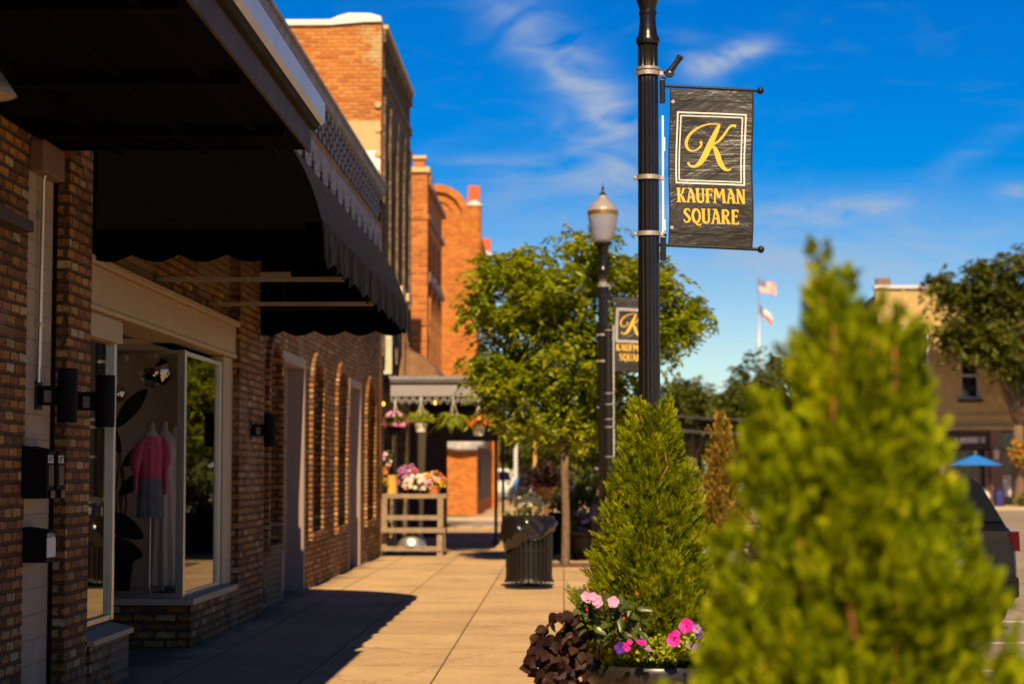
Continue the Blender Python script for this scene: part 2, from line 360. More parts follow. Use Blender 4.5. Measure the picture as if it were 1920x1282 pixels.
M['rim'] = plain('alloy rim', (.5, .5, .5), .3, 1.)
M['taillight'] = plain('red tail light', (.05, .003, .003), .3, spec=.1)
M['chrome'] = plain('chrome', (.8, .8, .8), .15, 1.)
M['blueumb'] = leafmat('blue parasol cloth', [(.02, .17, .62), (.025, .2, .70), (.03, .22, .75)], .2, .7, 4, .2, (1, 1, 1))
M['bluebin'] = plain('navy bin', (.03, .03, .16), .5)
M['skinform'] = plain('linen dress form', (.50, .42, .34), .8, var=.1, scale=30)
M['pinkcloth'] = plain('pink blouse', (.68, .10, .19), .8, var=.18, scale=14, bump=.5, bscale=30)
M['denim'] = plain('faded denim', (.17, .19, .23), .85, var=.6, scale=9, bump=.4, bscale=90)
M['whitecloth'] = plain('white dress cloth', (.60, .52, .44), .8, var=.08, scale=12, bump=.4, bscale=20)
M['darkleaf'] = leafmat('dark banana leaf', [(.008, .012, .005), (.014, .02, .008)], .08, .4, 3)
def discomat():
    t = NT('mirror tiles'); P = t.obj(); v = t.N.new('ShaderNodeTexVoronoi'); t.put(v.inputs['Vector'], P); v.inputs['Scale'].default_value = 46
    v.distance = 'CHEBYCHEV'; v.inputs['Randomness'].default_value = .25
    nm = t.N.new('ShaderNodeVectorMath'); nm.operation = 'MULTIPLY_ADD'; t.put(nm.inputs[0], v.outputs['Color']); nm.inputs[1].default_value = (.3,) * 3
    g = t.N.new('ShaderNodeNewGeometry'); t.put(nm.inputs[2], g.outputs['Normal'])
    sb = t.N.new('ShaderNodeVectorMath'); sb.operation = 'SUBTRACT'; t.put(sb.inputs[0], nm.outputs[0]); sb.inputs[1].default_value = (.15,) * 3
    no = t.N.new('ShaderNodeVectorMath'); no.operation = 'NORMALIZE'; t.put(no.inputs[0], sb.outputs[0])
    t.set((.75, .72, .68), .06, 1.); t.L.new(no.outputs[0], t.b.inputs['Normal']); return t.m
M['disco'] = discomat()
M['storeA'] = plain('dark brown storefront', (.045, .028, .02), .7, var=.2)
M['storeB'] = plain('brown storefront pilaster', (.20, .11, .075), .6, var=.15)
M['chalk'] = plain('chalky poster', (.42, .38, .33), .8, var=.6, scale=14)
M['signwhite'] = plain('white sign letters', (.8, .78, .74), .6)
M['flagred'] = plain('flag red', (.62, .16, .13), .8); M['flagblue'] = plain('flag blue', (.13, .15, .30), .8); M['flagwhite'] = plain('flag white', (.82, .78, .74), .8)
M['cable'] = plain('grey cable', (.06, .055, .05), .8)
M['pinkwall'] = plain('pink far wall', (.52, .27, .20), .8)
M['concretewhite'] = plain('pale concrete', (.60, .54, .46), .85, var=.12, scale=5, bump=.15)
M['label'] = plain('white label', (.62, .58, .52), .6, var=.1)
M['dimlabel'] = plain('dim grey label', (.17, .15, .13), .6, var=.5, scale=70)
M['lampwhite'] = plain('white enamel', (.62, .55, .46), .5)

# ------------------------------------------------------------------ mesh building
class MB:
    def __init__(s): s.v = []; s.f = []
    def add(s, vs, fs):
        b = len(s.v); s.v += [tuple(p) for p in vs]; s.f += [tuple(i + b for i in f) for f in fs]; return s
    def box(s, x0, x1, y0, y1, z0, z1):
        if x0 > x1: x0, x1 = x1, x0
        if y0 > y1: y0, y1 = y1, y0
        if z0 > z1: z0, z1 = z1, z0
        return s.add([(x0, y0, z0), (x1, y0, z0), (x1, y1, z0), (x0, y1, z0), (x0, y0, z1), (x1, y0, z1), (x1, y1, z1), (x0, y1, z1)],
                     [(0, 3, 2, 1), (4, 5, 6, 7), (0, 1, 5, 4), (1, 2, 6, 5), (2, 3, 7, 6), (3, 0, 4, 7)])
    def prism(s, poly, axis, a, b):
        n = len(poly)
        def P(p, t):
            return (t, p[0], p[1]) if axis == 'x' else (p[0], t, p[1]) if axis == 'y' else (p[0], p[1], t)
        ar = sum(poly[i][0] * poly[(i + 1) % n][1] - poly[(i + 1) % n][0] * poly[i][1] for i in range(n))
        if (ar > 0) == (axis == 'y'): poly = poly[::-1]
        vs = [P(p, a) for p in poly] + [P(p, b) for p in poly]
        fs = [tuple(range(n - 1, -1, -1)), tuple(range(n, 2 * n))] + [(i, (i + 1) % n, n + (i + 1) % n, n + i) for i in range(n)]
        if a > b: fs = [f[::-1] for f in fs]
        return s.add(vs, fs)
    def tube(s, path, r, n=10, cap=True):
        path = [Vector(p) for p in path]; rs = r if isinstance(r, (list, tuple)) else [r] * len(path)
        rings = []; up = None
        for i, p in enumerate(path):
            d = (path[min(i + 1, len(path) - 1)] - path[max(i - 1, 0)]).normalized()
            if up is None:
                up = Vector((0, 0, 1)) if abs(d.z) < .9 else Vector((1, 0, 0))
            a = d.cross(up).normalized(); up = a.cross(d).normalized()
            rings.append([p + (a * math.cos(2 * PI * k / n) + up * math.sin(2 * PI * k / n)) * rs[i] for k in range(n)])
        vs = [q for rg in rings for q in rg]
        fs = [(i * n + k, i * n + (k + 1) % n, (i + 1) * n + (k + 1) % n, (i + 1) * n + k) for i in range(len(path) - 1) for k in range(n)]
        if cap: fs += [tuple(range(n - 1, -1, -1)), tuple(range((len(path) - 1) * n, len(path) * n))]
        return s.add(vs, fs)
    def lathe(s, prof, c=(0, 0, 0), n=32, flute=None, cap=True):
        vs = []
        for (r, z) in prof:
            for k in range(n):
                a = 2 * PI * k / n
                rr = r * (flute(a, r, z) if flute else 1)
                vs.append((c[0] + rr * math.cos(a), c[1] + rr * math.sin(a), c[2] + z))
        m = len(prof)
        fs = [(i * n + k, i * n + (k + 1) % n, (i + 1) * n + (k + 1) % n, (i + 1) * n + k) for i in range(m - 1) for k in range(n)]
        if cap: fs += [tuple(range(n - 1, -1, -1)), tuple(range((m - 1) * n, m * n))]
        return s.add(vs, fs)
    def ball(s, c, r, n=16, m=10, sq=(1, 1, 1)):
        prof = [(max(1e-4, math.sin(PI * i / m)) * r, -math.cos(PI * i / m) * r) for i in range(m + 1)]
        b = len(s.v); s.lathe(prof, (0, 0, 0), n)
        s.v[b:] = [(c[0] + p[0] * sq[0], c[1] + p[1] * sq[1], c[2] + p[2] * sq[2]) for p in s.v[b:]]
        return s
    def loft(s, rings, closed=True, cap=True):
        n = len(rings[0]); vs = [p for rg in rings for p in rg]; fs = []
        for i in range(len(rings) - 1):
            for k in range(n if closed else n - 1):
                fs.append((i * n + k, i * n + (k + 1) % n, (i + 1) * n + (k + 1) % n, (i + 1) * n + k))
        if cap and closed: fs += [tuple(range(n - 1, -1, -1)), tuple(range((len(rings) - 1) * n, len(rings) * n))]
        return s.add(vs, fs)
    def move(s, M4):
        s.v = [tuple(M4 @ Vector(p)) for p in s.v]; return s

def finish(o, mat, parent, smooth, bevel):
    o.data.materials.append(mat if not isinstance(mat, str) else M[mat])
    if smooth: o.data.polygons.foreach_set('use_smooth', [True] * len(o.data.polygons))
    if bevel:
        b = o.modifiers.new('Bevel', 'BEVEL'); b.width = bevel; b.segments = 2; b.limit_method = 'ANGLE'; b.angle_limit = R(40)
    if parent is not None: o.parent = parent
    C.objects.link(o); return o

def obj(name, mb, mat, parent=None, smooth=False, bevel=0., world=False):
    """one mesh object; world=True: the shape was written in world coordinates under a thing that has a place of its own"""
    me = bpy.data.meshes.new(name)
    vs = mb.v
    if world and parent is not None:
        o_ = Vector((0, 0, 0)); q = parent
        while q is not None: o_ += q.location; q = q.parent
        vs = [(p[0] - o_.x, p[1] - o_.y, p[2] - o_.z) for p in vs]
    me.from_pydata(vs, [], mb.f); me.update()
    o = bpy.data.objects.new(name, me)
    if smooth == 'auto':
        finish(o, mat, parent, True, bevel)
        import bmesh
        bm = bmesh.new(); bm.from_mesh(me)
        for e in bm.edges:
            if len(e.link_faces) == 2 and e.calc_face_angle(0) > R(35): e.smooth = False
        bm.to_mesh(me); bm.free(); return o
    return finish(o, mat, parent, smooth, bevel)

def npobj(name, V, F, mat, parent=None, smooth=False):
    """fast mesh from arrays: V (n,3), F (m,3) triangles"""
    me = bpy.data.meshes.new(name); V = np.asarray(V, np.float32); F = np.asarray(F, np.int32)
    me.vertices.add(len(V)); me.vertices.foreach_set('co', V.ravel())
    me.loops.add(F.size); me.loops.foreach_set('vertex_index', F.ravel())
    me.polygons.add(len(F)); me.polygons.foreach_set('loop_start', np.arange(0, F.size, F.shape[1], dtype=np.int32))
    me.update(calc_edges=True)
    return finish(bpy.data.objects.new(name, me), mat, parent, smooth, 0)

def thing(name, label, cat, loc=(0, 0, 0), rz=0., group=None):
    o = bpy.data.objects.new(name, None); C.objects.link(o); o.location = loc; o.rotation_euler = (0, 0, rz)
    o.empty_display_size = .1
    o['label'] = label; o['category'] = cat
    if group: o['group'] = group
    return o
def tag(o, label, cat, group=None, loc=None):
    o['label'] = label; o['category'] = cat
    if group: o['group'] = group
    return o
def struct(name, mb, mat, **k):
    o = obj(name, mb, mat, **k); o['kind'] = 'structure'; return o
def dup(root, loc, rz=None, label=None, group=None, scale=None):
    r = root.copy(); C.objects.link(r); r.location = loc
    if rz is not None: r.rotation_euler = (0, 0, rz)
    if scale: r.scale = (scale,) * 3
    if label: r['label'] = label
    if group: r['group'] = group
    def rec(a, b):
        for ch in a.children:
            c = ch.copy(); C.objects.link(c); c.parent = b; rec(ch, c)
    rec(root, r); return r

# ------------------------------------------------------------------ leaves
def spray(n=6, wid=.62, lw=.04, tw=.085):
    """flat fan of scale foliage: one island, grows along +x, unit length, slim side twigs curling up"""
    V = []; F = []
    for i in range(n + 1):
        t = i / n; hw = lw * (1 - .6 * t)
        V += [(t, -hw, .10 * t * t), (t, hw, .10 * t * t)]
    for i in range(n):
        a = 2 * i; F += [(a, a + 2, a + 3), (a, a + 3, a + 1)]
        t = i / n; ln = wid * (1 - t) ** .5 * (.55 + .45 * math.sin(PI * min(1, t * 1.4 + .3)))
        for sgn, p, q in ((-1, a, a + 2), (1, a + 1, a + 3)):
            dx, dy = .68, .73 * sgn; nx, ny = -dy * tw, dx * tw; bx, by = t + .04, sgn * lw * .8; k = len(V)
            mx, my = bx + dx * ln * .55, by + dy * ln * .55
            V += [(bx + dx * ln, by + dy * ln * .92, .10 * t * t + .14 * ln), (mx + nx, my + ny, .1 * t * t + .03), (mx - nx, my - ny, .1 * t * t + .06)]
            F += [(p, k + 1, k + 2), (k + 1, k, k + 2)]
    return np.array(V, float), np.array(F)
def leaf_tpl(w=.5, fold=.12, droop=.15):
    V = [(0, 0, 0), (.3, -w * .5, fold * w), (.3, w * .5, fold * w), (.68, -w * .36, fold * w - droop * .4), (.68, w * .36, fold * w - droop * .4), (1, 0, -droop), (.35, 0, 0), (.7, 0, -droop * .5)]
    F = [(0, 1, 6), (0, 6, 2), (1, 3, 7), (1, 7, 6), (6, 7, 4), (6, 4, 2), (3, 5, 7), (7, 5, 4)]
    return np.array(V, float), np.array(F)
def diamond(w=.5, fold=.1):
    return np.array([(0, 0, 0), (.45, -w / 2, fold), (.45, w / 2, fold), (1, 0, -.06)], float), np.array([(0, 1, 3), (0, 3, 2)])
def norm(a): return a / np.maximum(1e-9, np.linalg.norm(a, axis=1, keepdims=True))
def scatter(tpl, O, D, U, S):
    """copies of a template: origins O, directions D (+x), up hints U (+z), scales S"""
    TV, TF = tpl; D = norm(D); Y = norm(np.cross(U, D)); Z = np.cross(D, Y)
    S = np.asarray(S)[:, None, None]
    V = O[:, None, :] + S * (TV[None, :, 0:1] * D[:, None, :] + TV[None, :, 1:2] * Y[:, None, :] + TV[None, :, 2:3] * Z[:, None, :])
    n = len(O); k = len(TV)
    F = TF[None] + (np.arange(n) * k)[:, None, None]
    return V.reshape(-1, 3), F.reshape(-1, 3)
def cat(parts):
    Vs = []; Fs = []; b = 0
    for V, F in parts: Vs.append(V); Fs.append(F + b); b += len(V)
    return np.concatenate(Vs), np.concatenate(Fs)

# ================================================================== the setting
WX = -3.3                                                     # face of the shop fronts
struct('ground', MB().box(-600, 600, -200, 1500, -.6, -.16), 'groundm')
struct('street', MB().box(-140, 90, -30, 320, -.16, -.13), 'street')
struct('sidewalk', MB().box(WX - .6, .98, -6, 55, -.128, 0), 'sidewalk')
struct('kerb', MB().box(.983, 1.14, -6, 55, -.128, .004), 'kerb', bevel=.02)
struct('sidewalk_beyond_crossing', MB().box(-16, 1.2, 66.5, 108, -.128, 0), 'sidewalk')
struct('kerb_beyond_crossing', MB().box(-16, 1.2, 66.33, 66.496, -.128, .004), 'kerb', bevel=.02)
struct('sidewalk_across_square', MB().box(6, 60, 86.2, 93.6, -.128, 0), 'sidewalk')
struct('kerb_across_square', MB().box(6, 60, 86.03, 86.196, -.128, .004), 'kerb', bevel=.02)
isl = MB(); isl.box(1.143, 3.0, 26.2, 29.2, -.128, .002); struct('kerb_island', isl, 'kerb', bevel=.03)
pk = MB()
for i, y in enumerate((11.2, 13.9, 16.6, 19.3, 22.0)): pk.box(1.9, 7.4, y, y + .1, -.1295, -.126)
for k in range(7): pk.box(-3.2 + k * .75, -2.75 + k * .75, 57.3, 60.3, -.1295, -.126)
struct('road_markings', pk, 'paint')
struct('tree_pit', MB().box(-.62, .68, 31.7, 33.0, .0, .012), 'mulch')

# ---- walls with openings, the wall standing in a plane x = const
def wall_x(mb, xf, xb, y0, y1, z0, z1, holes):
    ys = sorted({y0, y1, *[h[0] for h in holes], *[h[1] for h in holes]})
    for a, b in zip(ys[:-1], ys[1:]):
        mid = (a + b) / 2; segs = [(z0, z1)]
        for h in holes:
            if h[0] < mid < h[1]:
                nx = []
                for (p, q) in segs:
                    if h[2] > p: nx.append((p, min(q, h[2])))
                    if h[3] < q: nx.append((max(p, h[3]), q))
                    if h[2] <= p and h[3] >= q: pass
                segs = [s_ for s_ in nx if s_[1] - s_[0] > 1e-4]
        for (p, q) in segs: mb.box(xb, xf, a, b, p, q)
    return mb
def wall_y(mb, yf, yb, x0, x1, z0, z1, holes):
    tmp = MB(); wall_x(tmp, 0, 1, x0, x1, z0, z1, holes)
    b = len(mb.v); mb.add([(p[1], yf + (yb - yf) * p[0], p[2]) for p in tmp.v], [f[::-1] for f in tmp.f]); return mb
def arch_pts(yc, r, zs, n=14, a0=0, a1=PI, rz=None):
    return [(yc - r * math.cos(a0 + (a1 - a0) * i / n), zs + (rz or r) * math.sin(a0 + (a1 - a0) * i / n)) for i in range(n + 1)]
def arch_fill_x(mb, xf, xb, yc, r, zs, ztop, rz=None):
    """the two corner pieces between an arch and the square head of its opening"""
    p = arch_pts(yc, r, zs, 16, rz=rz); h = len(p) // 2
    mb.prism(p[:h + 1] + [(yc, ztop), (yc - r, ztop)] if ztop > p[h][1] + 1e-4 else p[:h + 1] + [(yc - r, ztop)], 'x', xb, xf)
    mb.prism(p[h:] + [(yc + r, ztop)] + ([(yc, ztop)] if ztop > p[h][1] + 1e-4 else []), 'x', xb, xf)

# ------------------------------------------------------------------ building with the flat canopy (before the awning)
bA = thing('brick_building', 'brown brick shop with a cream painted strip of wall under the flat steel canopy', 'building', (WX, 7, 0))
mb = MB(); mb.box(-14, WX, -3, 12.13, 0, 5.6); obj('wall', mb, 'brickwarm', bA, world=True)
mb = MB(); mb.box(-14, WX - .005, 12.132, 12.74, 0, 5.6); obj('painted_wall', mb, 'brickpaint', bA, world=True)
mb = MB(); mb.box(-14, WX + .03, -3, 12.74, 5.602, 5.75); obj('coping', mb, 'coping', bA, world=True)
mb = MB(); mb.box(WX, WX + .13, 10.6, 11.78, 2.93, 3.0); obj('ledge', mb, 'storeA', bA, world=True, bevel=.006)
mb = MB(); mb.box(WX - .002, WX + .09, 12.14, 12.66, 3.36, 3.56); obj('cornice_box', mb, 'storeB', bA, world=True, bevel=.01)

# ------------------------------------------------------------------ shop building with awning and arches
bB = thing('brick_shop_building', 'long brick shop with blind arches, display windows and a grey checkered brick parapet', 'building', (WX, 24, 0))
Y0, Y1 = 12.762, 35.68
niches = [(22.55, .48, .69, 2.95), (26.45, .56, .72, 2.96), (29.4, .62, .72, 3.0), (33.8, .72, .70, 3.0)]   # centre, half width, sill, top
holes = [(13.35, 19.6, .0, 2.95)]
for (yc, r, zb, zt) in niches: holes.append((yc - r, yc + r, zb, zt))
holes += [(23.3, 25.35, 0, 2.93), (30.55, 32.35, 0, 2.95)]
mb = MB(); wall_x(mb, WX, WX - .35, Y0, Y1, 0, 4.72, holes)
for (yc, r, zb, zt) in niches: arch_fill_x(mb, WX, WX - .1, yc, r, zt - r * .8, zt, rz=r * .8)
obj('wall', mb, 'brickwarm', bB, world=True)
mb = MB(); mb.box(-20, -9, Y0, Y1, 0, 5.6); mb.box(-9, WX - .36, Y1 - .35, Y1, 0, 5.6); mb.box(-9, WX - .36, Y0, Y0 + .3, 0, 5.6)
obj('rear_wall', mb, 'brickage', bB, world=True)
mb = MB(); mb.box(-20, WX - .36, Y0, Y1, 5.61, 5.7); obj('roof', mb, 'tin', bB, world=True)
for k, (a, b) in enumerate(((12.765, 13.38), (19.6, 21.2))):
    mb = MB(); mb.box(WX + .002, WX + .1, a, b, 0, 3.9); obj('pilaster', mb, 'brickwarm', bB, world=True)
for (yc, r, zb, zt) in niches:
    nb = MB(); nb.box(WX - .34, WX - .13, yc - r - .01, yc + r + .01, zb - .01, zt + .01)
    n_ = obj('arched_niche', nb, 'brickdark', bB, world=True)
    s_ = MB(); rz = r * .8; zs = zt - rz; t = .13
    inn = arch_pts(yc, r - .01, zs, 16, rz=rz - .01); out = arch_pts(yc, r + t, zs, 16, rz=rz + t)
    pts = [(yc - r - t, zb)] + out + [(yc + r + t, zb), (yc + r - .01, zb)] + inn[::-1] + [(yc - r + .01, zb)]
    for i in range(16): s_.prism([out[i], out[i + 1], inn[i + 1], inn[i]], 'x', WX + .002, WX + .05)
    s_.box(WX + .002, WX + .05, yc - r - t, yc - r + .01, zb, zs); s_.box(WX + .002, WX + .05, yc + r - .01, yc + r + t, zb, zs)
    s_.box(WX + .002, WX + .07, yc - r - t, yc + r + t, zb - .1, zb)
    obj('surround', s_, 'brickwarm', n_, world=True)
# two doors set back in mauve timber frames
for (a, b, zt) in ((23.3, 25.35, 2.93), (30.55, 32.35, 2.95)):
    mb = MB(); d = WX - .2
    for k in range(12): mb.box(d - .04, d, a + .08, b - .14, .02 + k * .232, .02 + (k + 1) * .232 - .012)
    dr = obj('door', mb, 'mauve', bB, world=True)
    mb = MB(); mb.box(WX - .3, WX + .012, b - .14, b, 0, zt); mb.box(WX - .3, WX + .012, a, a + .08, 0, zt); mb.box(WX - .3, WX + .010, a + .08, b - .14, zt - .12, zt)
    obj('frame', mb, 'mauve', dr, world=True, bevel=.006)
    mb = MB(); mb.box(d - .045, d - .04, a + .08, b - .14, 0, zt - .12); mb.box(d, d + .03, a + .28, a + .32, 1.0, 1.12); obj('handle', mb, 'blackmetal', dr, world=True)
# grey painted parapet with corbel table, ledge and stepped crosses
mb = MB(); holes = []
ycs = [21.3 + .92 * k for k in range(16)]
for y in ycs:
    for (dy, za, zb) in ((.07, 5.16, 5.27), (.15, 5.27, 5.37), (.26, 5.37, 5.49), (.15, 5.49, 5.59), (.07, 5.59, 5.70)):
        holes.append((y - dy, y + dy, za, zb))
wall_x(mb, WX + .012, WX + .003, Y0, Y1 + .001, 4.722, 5.858, holes)
obj('parapet_wall', mb, 'brickwhite', bB, world=True)
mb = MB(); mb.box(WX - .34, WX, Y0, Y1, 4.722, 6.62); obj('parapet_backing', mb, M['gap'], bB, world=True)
mb = MB(); mb.box(WX + .002, WX + .022, Y0, Y1 + .03, 5.90, 5.95); mb.box(WX + .002, WX + .012, Y0, Y1 + .02, 5.86, 5.898)
obj('ledge', mb, plain('rust stained ledge', (.30, .175, .075), .85, var=.5), bB, world=True)
mb = MB(); bk = MB()
for r_ in range(4):
    z = 5.99 + r_ * .122; n = int((Y1 - Y0) / .46); xo = WX + .006 + .010 * r_
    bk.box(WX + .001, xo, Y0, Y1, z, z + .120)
    for k in range(n):
        y = Y0 + k * .46 + (.23 if r_ % 2 else 0)
        mb.box(xo + .0005, xo + .006, y, min(Y1, y + .225), z + .004, z + .118)
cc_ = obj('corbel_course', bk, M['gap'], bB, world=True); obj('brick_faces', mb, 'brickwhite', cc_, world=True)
mb = MB(); mb.box(WX + .001, WX + .085, Y0, Y1 + .05, 6.482, 6.60); mb.box(WX - .34, WX + .11, Y0, Y1 + .07, 6.622, 6.68); obj('coping', mb, 'brickwhite', bB, world=True)
# header beam over the whole shop window front
mb = MB(); mb.box(WX - .30, WX + .06, 13.384, 19.596, 2.66, 2.93); mb.box(WX - .30, WX + .10, 13.384, 19.596, 2.932, 2.985); mb.box(WX - .30, WX + .075, 13.384, 19.596, 2.62, 2.658)
obj('header_beam', mb, 'cream', bB, world=True, bevel=.008)
# first display window, beside the recessed entrance
def display(parent, glass_pieces, frame_mb, sill_mb, base_mb, base_mat='brickwarm'):
    w_ = obj('display_window', base_mb, base_mat, parent, world=True)
    obj('frame', frame_mb, 'frame', w_, world=True, bevel=.004)
    obj('sill', sill_mb, 'cream', w_, world=True, bevel=.006)
    for g, gm in glass_pieces: obj('glass', g, gm, w_, world=True)
    return w_
base = MB(); base.box(WX - .3, WX + .12, 13.382, 14.58, 0, .33)
sl = MB(); sl.prism([(WX - .1, .332), (WX + .15, .332), (WX + .15, .37), (WX - .1, .43)], 'y', 13.382, 14.62)
fr = MB(); fr.box(WX - .06, WX + .012, 14.5, 14.56, .43, 2.58); fr.box(WX - .05, WX, 13.384, 14.5, .43, .47); fr.box(WX - .05, WX, 13.384, 14.5, 2.55, 2.6)
gl = MB(); gl.box(WX - .03, WX - .022, 13.384, 14.5, .47, 2.55)
display(bB, [(gl, 'glassmirror')], fr, sl, base)
mb = MB(); mb.box(WX - .3, WX + .03, 13.384, 14.6, 2.6, 2.617); mb.box(WX - .1, WX + .05, 13.384, 14.58, 2.44, 2.6); obj('window_head', mb, 'cream', bB, world=True, bevel=.005)
# second display window: one glass facing the entrance, one facing the street
YA, YB = 17.2, 19.08
base = MB(); base.box(-5.4, WX + .10, YA - .08, 19.598, 0, .36)
sl = MB(); sl.box(-5.4, WX + .13, YA - .11, YA + .05, .362, .42); sl.box(WX - .06, WX + .13, YA + .05, 19.4, .362, .42)
fr = MB(); fr.box(WX - .05, WX + .02, YA - .02, YA + .05, .42, 2.56); fr.box(WX - .045, WX + .01, YB - .05, YB, .42, 2.56)
fr.box(-5.4, WX - .05, YA - .01, YA + .03, .42, .46); fr.box(-5.4, WX - .05, YA - .01, YA + .03, 2.52, 2.56); fr.box(WX - .04, WX, YA + .05, YB - .05, .42, .46); fr.box(WX - .04, WX, YA + .05, YB - .05, 2.52, 2.56)
ga = MB(); ga.box(-5.4, WX - .05, YA + .006, YA + .012, .46, 2.52)
gb = MB(); gb.box(WX - .024, WX - .016, YA + .05, YB - .05, .46, 2.52)
display(bB, [(ga, 'glass'), (gb, 'glass')], fr, sl, base)
mb = MB(); mb.box(WX - .1, WX + .03, YB + .002, 19.596, .42, 2.618); obj('window_post', mb, 'cream', bB, world=True, bevel=.01)
mb = MB(); mb.box(-5.4, WX - .1, YA, 19.6, 2.62, 2.66); mb.box(-5.4, -5.3, YA, 19.6, .36, 2.62); mb.box(-5.3, WX - .1, 19.5, 19.6, .36, 2.62); mb.box(-5.3, WX - .1, YA + .05, 19.5, .362, .40)
obj('display_box', mb, 'interior', bB, world=True)
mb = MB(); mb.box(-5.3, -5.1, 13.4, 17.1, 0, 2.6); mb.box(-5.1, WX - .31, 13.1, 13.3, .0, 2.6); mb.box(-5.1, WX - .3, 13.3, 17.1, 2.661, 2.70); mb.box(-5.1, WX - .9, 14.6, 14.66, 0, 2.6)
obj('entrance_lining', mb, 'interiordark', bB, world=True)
mb = MB(); mb.box(WX + .001, WX + .02, 12.742, 12.764, 0, 3.6); obj('wall_joint', mb, 'blackflat', bB, world=True)

# ------------------------------------------------------------------ flat steel canopy
cn = thing('steel_canopy', 'flat steel canopy with dark underside and pale gutter along its street edge', 'canopy', (-2.4, 8, 3.6))
CX, CE = -1.66, 12.8
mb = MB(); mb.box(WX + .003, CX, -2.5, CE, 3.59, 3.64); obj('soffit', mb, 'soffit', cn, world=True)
mb = MB()
for y in (3.5, 5.2, 6.9, 8.6, 10.3, 11.9): mb.box(WX + .1, CX - .03, y, y + .09, 3.53, 3.588)
for x in (-2.9, -2.35, -1.9): mb.box(x, x + .05, -2.4, CE - .05, 3.555, 3.586)
obj('purlin', mb, 'beam', cn, world=True)
mb = MB(); mb.box(CX + .002, CX + .02, -2.5, CE, 3.57, 3.72); obj('fascia', mb, 'gutterbrown', cn, world=True)
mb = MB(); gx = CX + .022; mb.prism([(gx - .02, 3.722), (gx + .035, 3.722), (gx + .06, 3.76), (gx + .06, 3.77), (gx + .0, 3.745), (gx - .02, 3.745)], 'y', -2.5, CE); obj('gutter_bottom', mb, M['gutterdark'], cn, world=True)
mb = MB(); mb.prism([(gx + .062, 3.75), (gx + .085, 3.775), (gx + .085, 3.90), (gx + .062, 3.915)], 'y', -2.5, CE + .03); mb.box(gx - .1, gx + .06, -2.5, CE, 3.86, 3.868); obj('gutter', mb, 'gutter', cn, world=True)
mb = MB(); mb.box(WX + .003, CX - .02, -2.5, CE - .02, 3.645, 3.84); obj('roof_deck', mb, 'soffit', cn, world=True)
bl = thing('barn_lamp', 'grey barn lamp shade hanging under the flat canopy', 'lamp', at(-45, 148, 9.0))
mb = MB(); mb.lathe([(.03, .10), (.06, .09), (.10, .05), (.15, -.02), (.185, -.075), (.18, -.078), (.145, -.03), (.1, .03), (.02, .07)], n=36); obj('shade', mb, plain('grey enamel', (.2, .17, .13), .45), bl, smooth=True)
mb = MB(); mb.lathe([(.13, -.04), (.175, -.076), (.12, -.05)], n=30, cap=False); mb.lathe([(.001, -.062), (.135, -.06), (.17, -.076)], n=30, cap=False); obj('lens', mb, 'lampwhite', bl, smooth=True)
zt = 3.59 - bl.location.z; mb = MB(); mb.tube([(0, 0, .09), (0, 0, zt)], .014); obj('stem', mb, 'blackmetal', bl)

# ------------------------------------------------------------------ black awning
aw = thing('awning', 'black canvas awning with scalloped valance over the shop windows', 'awning', (-2.4, 17.2, 2.9))
A0, A1 = 13.5, 20.9
def aprof(n=18):
    # from the wall outwards: steep curve, then the vertical drip edge
    pts = []
    P0, P1, P2, P3 = (WX + .02, 4.66), (-2.55, 4.52), (-1.80, 3.95), (-1.655, 3.22)
    for i in range(n + 1):
        t = i / n; q = [(1 - t) ** 3 * a + 3 * (1 - t) ** 2 * t * b + 3 * (1 - t) * t * t * c_ + t ** 3 * d for a, b, c_, d in zip(P0, P1, P2, P3)]
        pts.append(tuple(q))
    return pts
ap = aprof()
mb = MB(); ny = 75; rings = []
rnd = random.Random(4)
for j in range(ny):
    y = A0 + (A1 - A0) * j / (ny - 1)
    seam = .016 * abs(math.sin(PI * (y - A0) / .74)) ** .6
    ring = []
    for i, (x, z) in enumerate(ap):
        s_ = math.sin(PI * i / (len(ap) - 1)) ** .5
        ring.append((x - seam * s_ * .9 + .004 * math.sin(y * 9 + i), y, z - seam * s_ * .7))
    rings.append(ring)
inner = [[(p[0] - .006, p[1], p[2] - .008) for p in rg] for rg in rings]
mb.loft(rings, closed=False); b0 = len(mb.v); mb.loft([rg[::-1] for rg in inner], closed=False)
obj('fabric', mb, 'fabric', aw, smooth=True, world=True)
def scallop(mb, a, b, z0, zt, fn, pitch=.30, depth=.055, n=14):
    """a hanging strip with a scalloped lower edge; fn(u, z) places a point"""
    L_ = b - a; m = max(1, round(L_ / pitch)); top = []; bot = []
    for i in range(m * n + 1):
        u = a + L_ * i / (m * n); ph = (i % n) / n
        zb = z0 + depth * (1 - math.sin(PI * ph)) if ph else z0 + depth
        top.append(fn(u, zt)); bot.append(fn(u, zb))
    k = len(top); vs = top + bot
    mb.add(vs, [(i, i + 1, k + i + 1, k + i) for i in range(k - 1)])
mb = MB()
for dx in (0, -.007):
    scallop(mb, A0, A1, 2.93, 3.225, lambda u, z, dx=dx: (-1.652 + dx + .022 * math.sin(u * 8.1) * (3.225 - z) / .3 + .012 * math.sin(u * 21), u, z), .3, .05)
obj('valance', mb, 'fabric', aw, world=True)
for (y, nm) in ((A0, 'end_panel'), (A1, 'end_panel')):
    mb = MB(); lo = 3.22
    poly = [(WX + .02, lo)] + ap + [(-1.655, lo)]
    mb.prism([(p[0], p[1]) for p in [(WX + .02, lo - .001)] + ap], 'y', y - .004, y + .004)
    for dy in (-.003, .004): scallop(mb, WX + .02, -1.655, 2.935, lo + .002, lambda u, z, dy=dy: (u, y + dy, z), .31, .05)
    obj(nm, mb, 'fabricdark', aw, world=True)
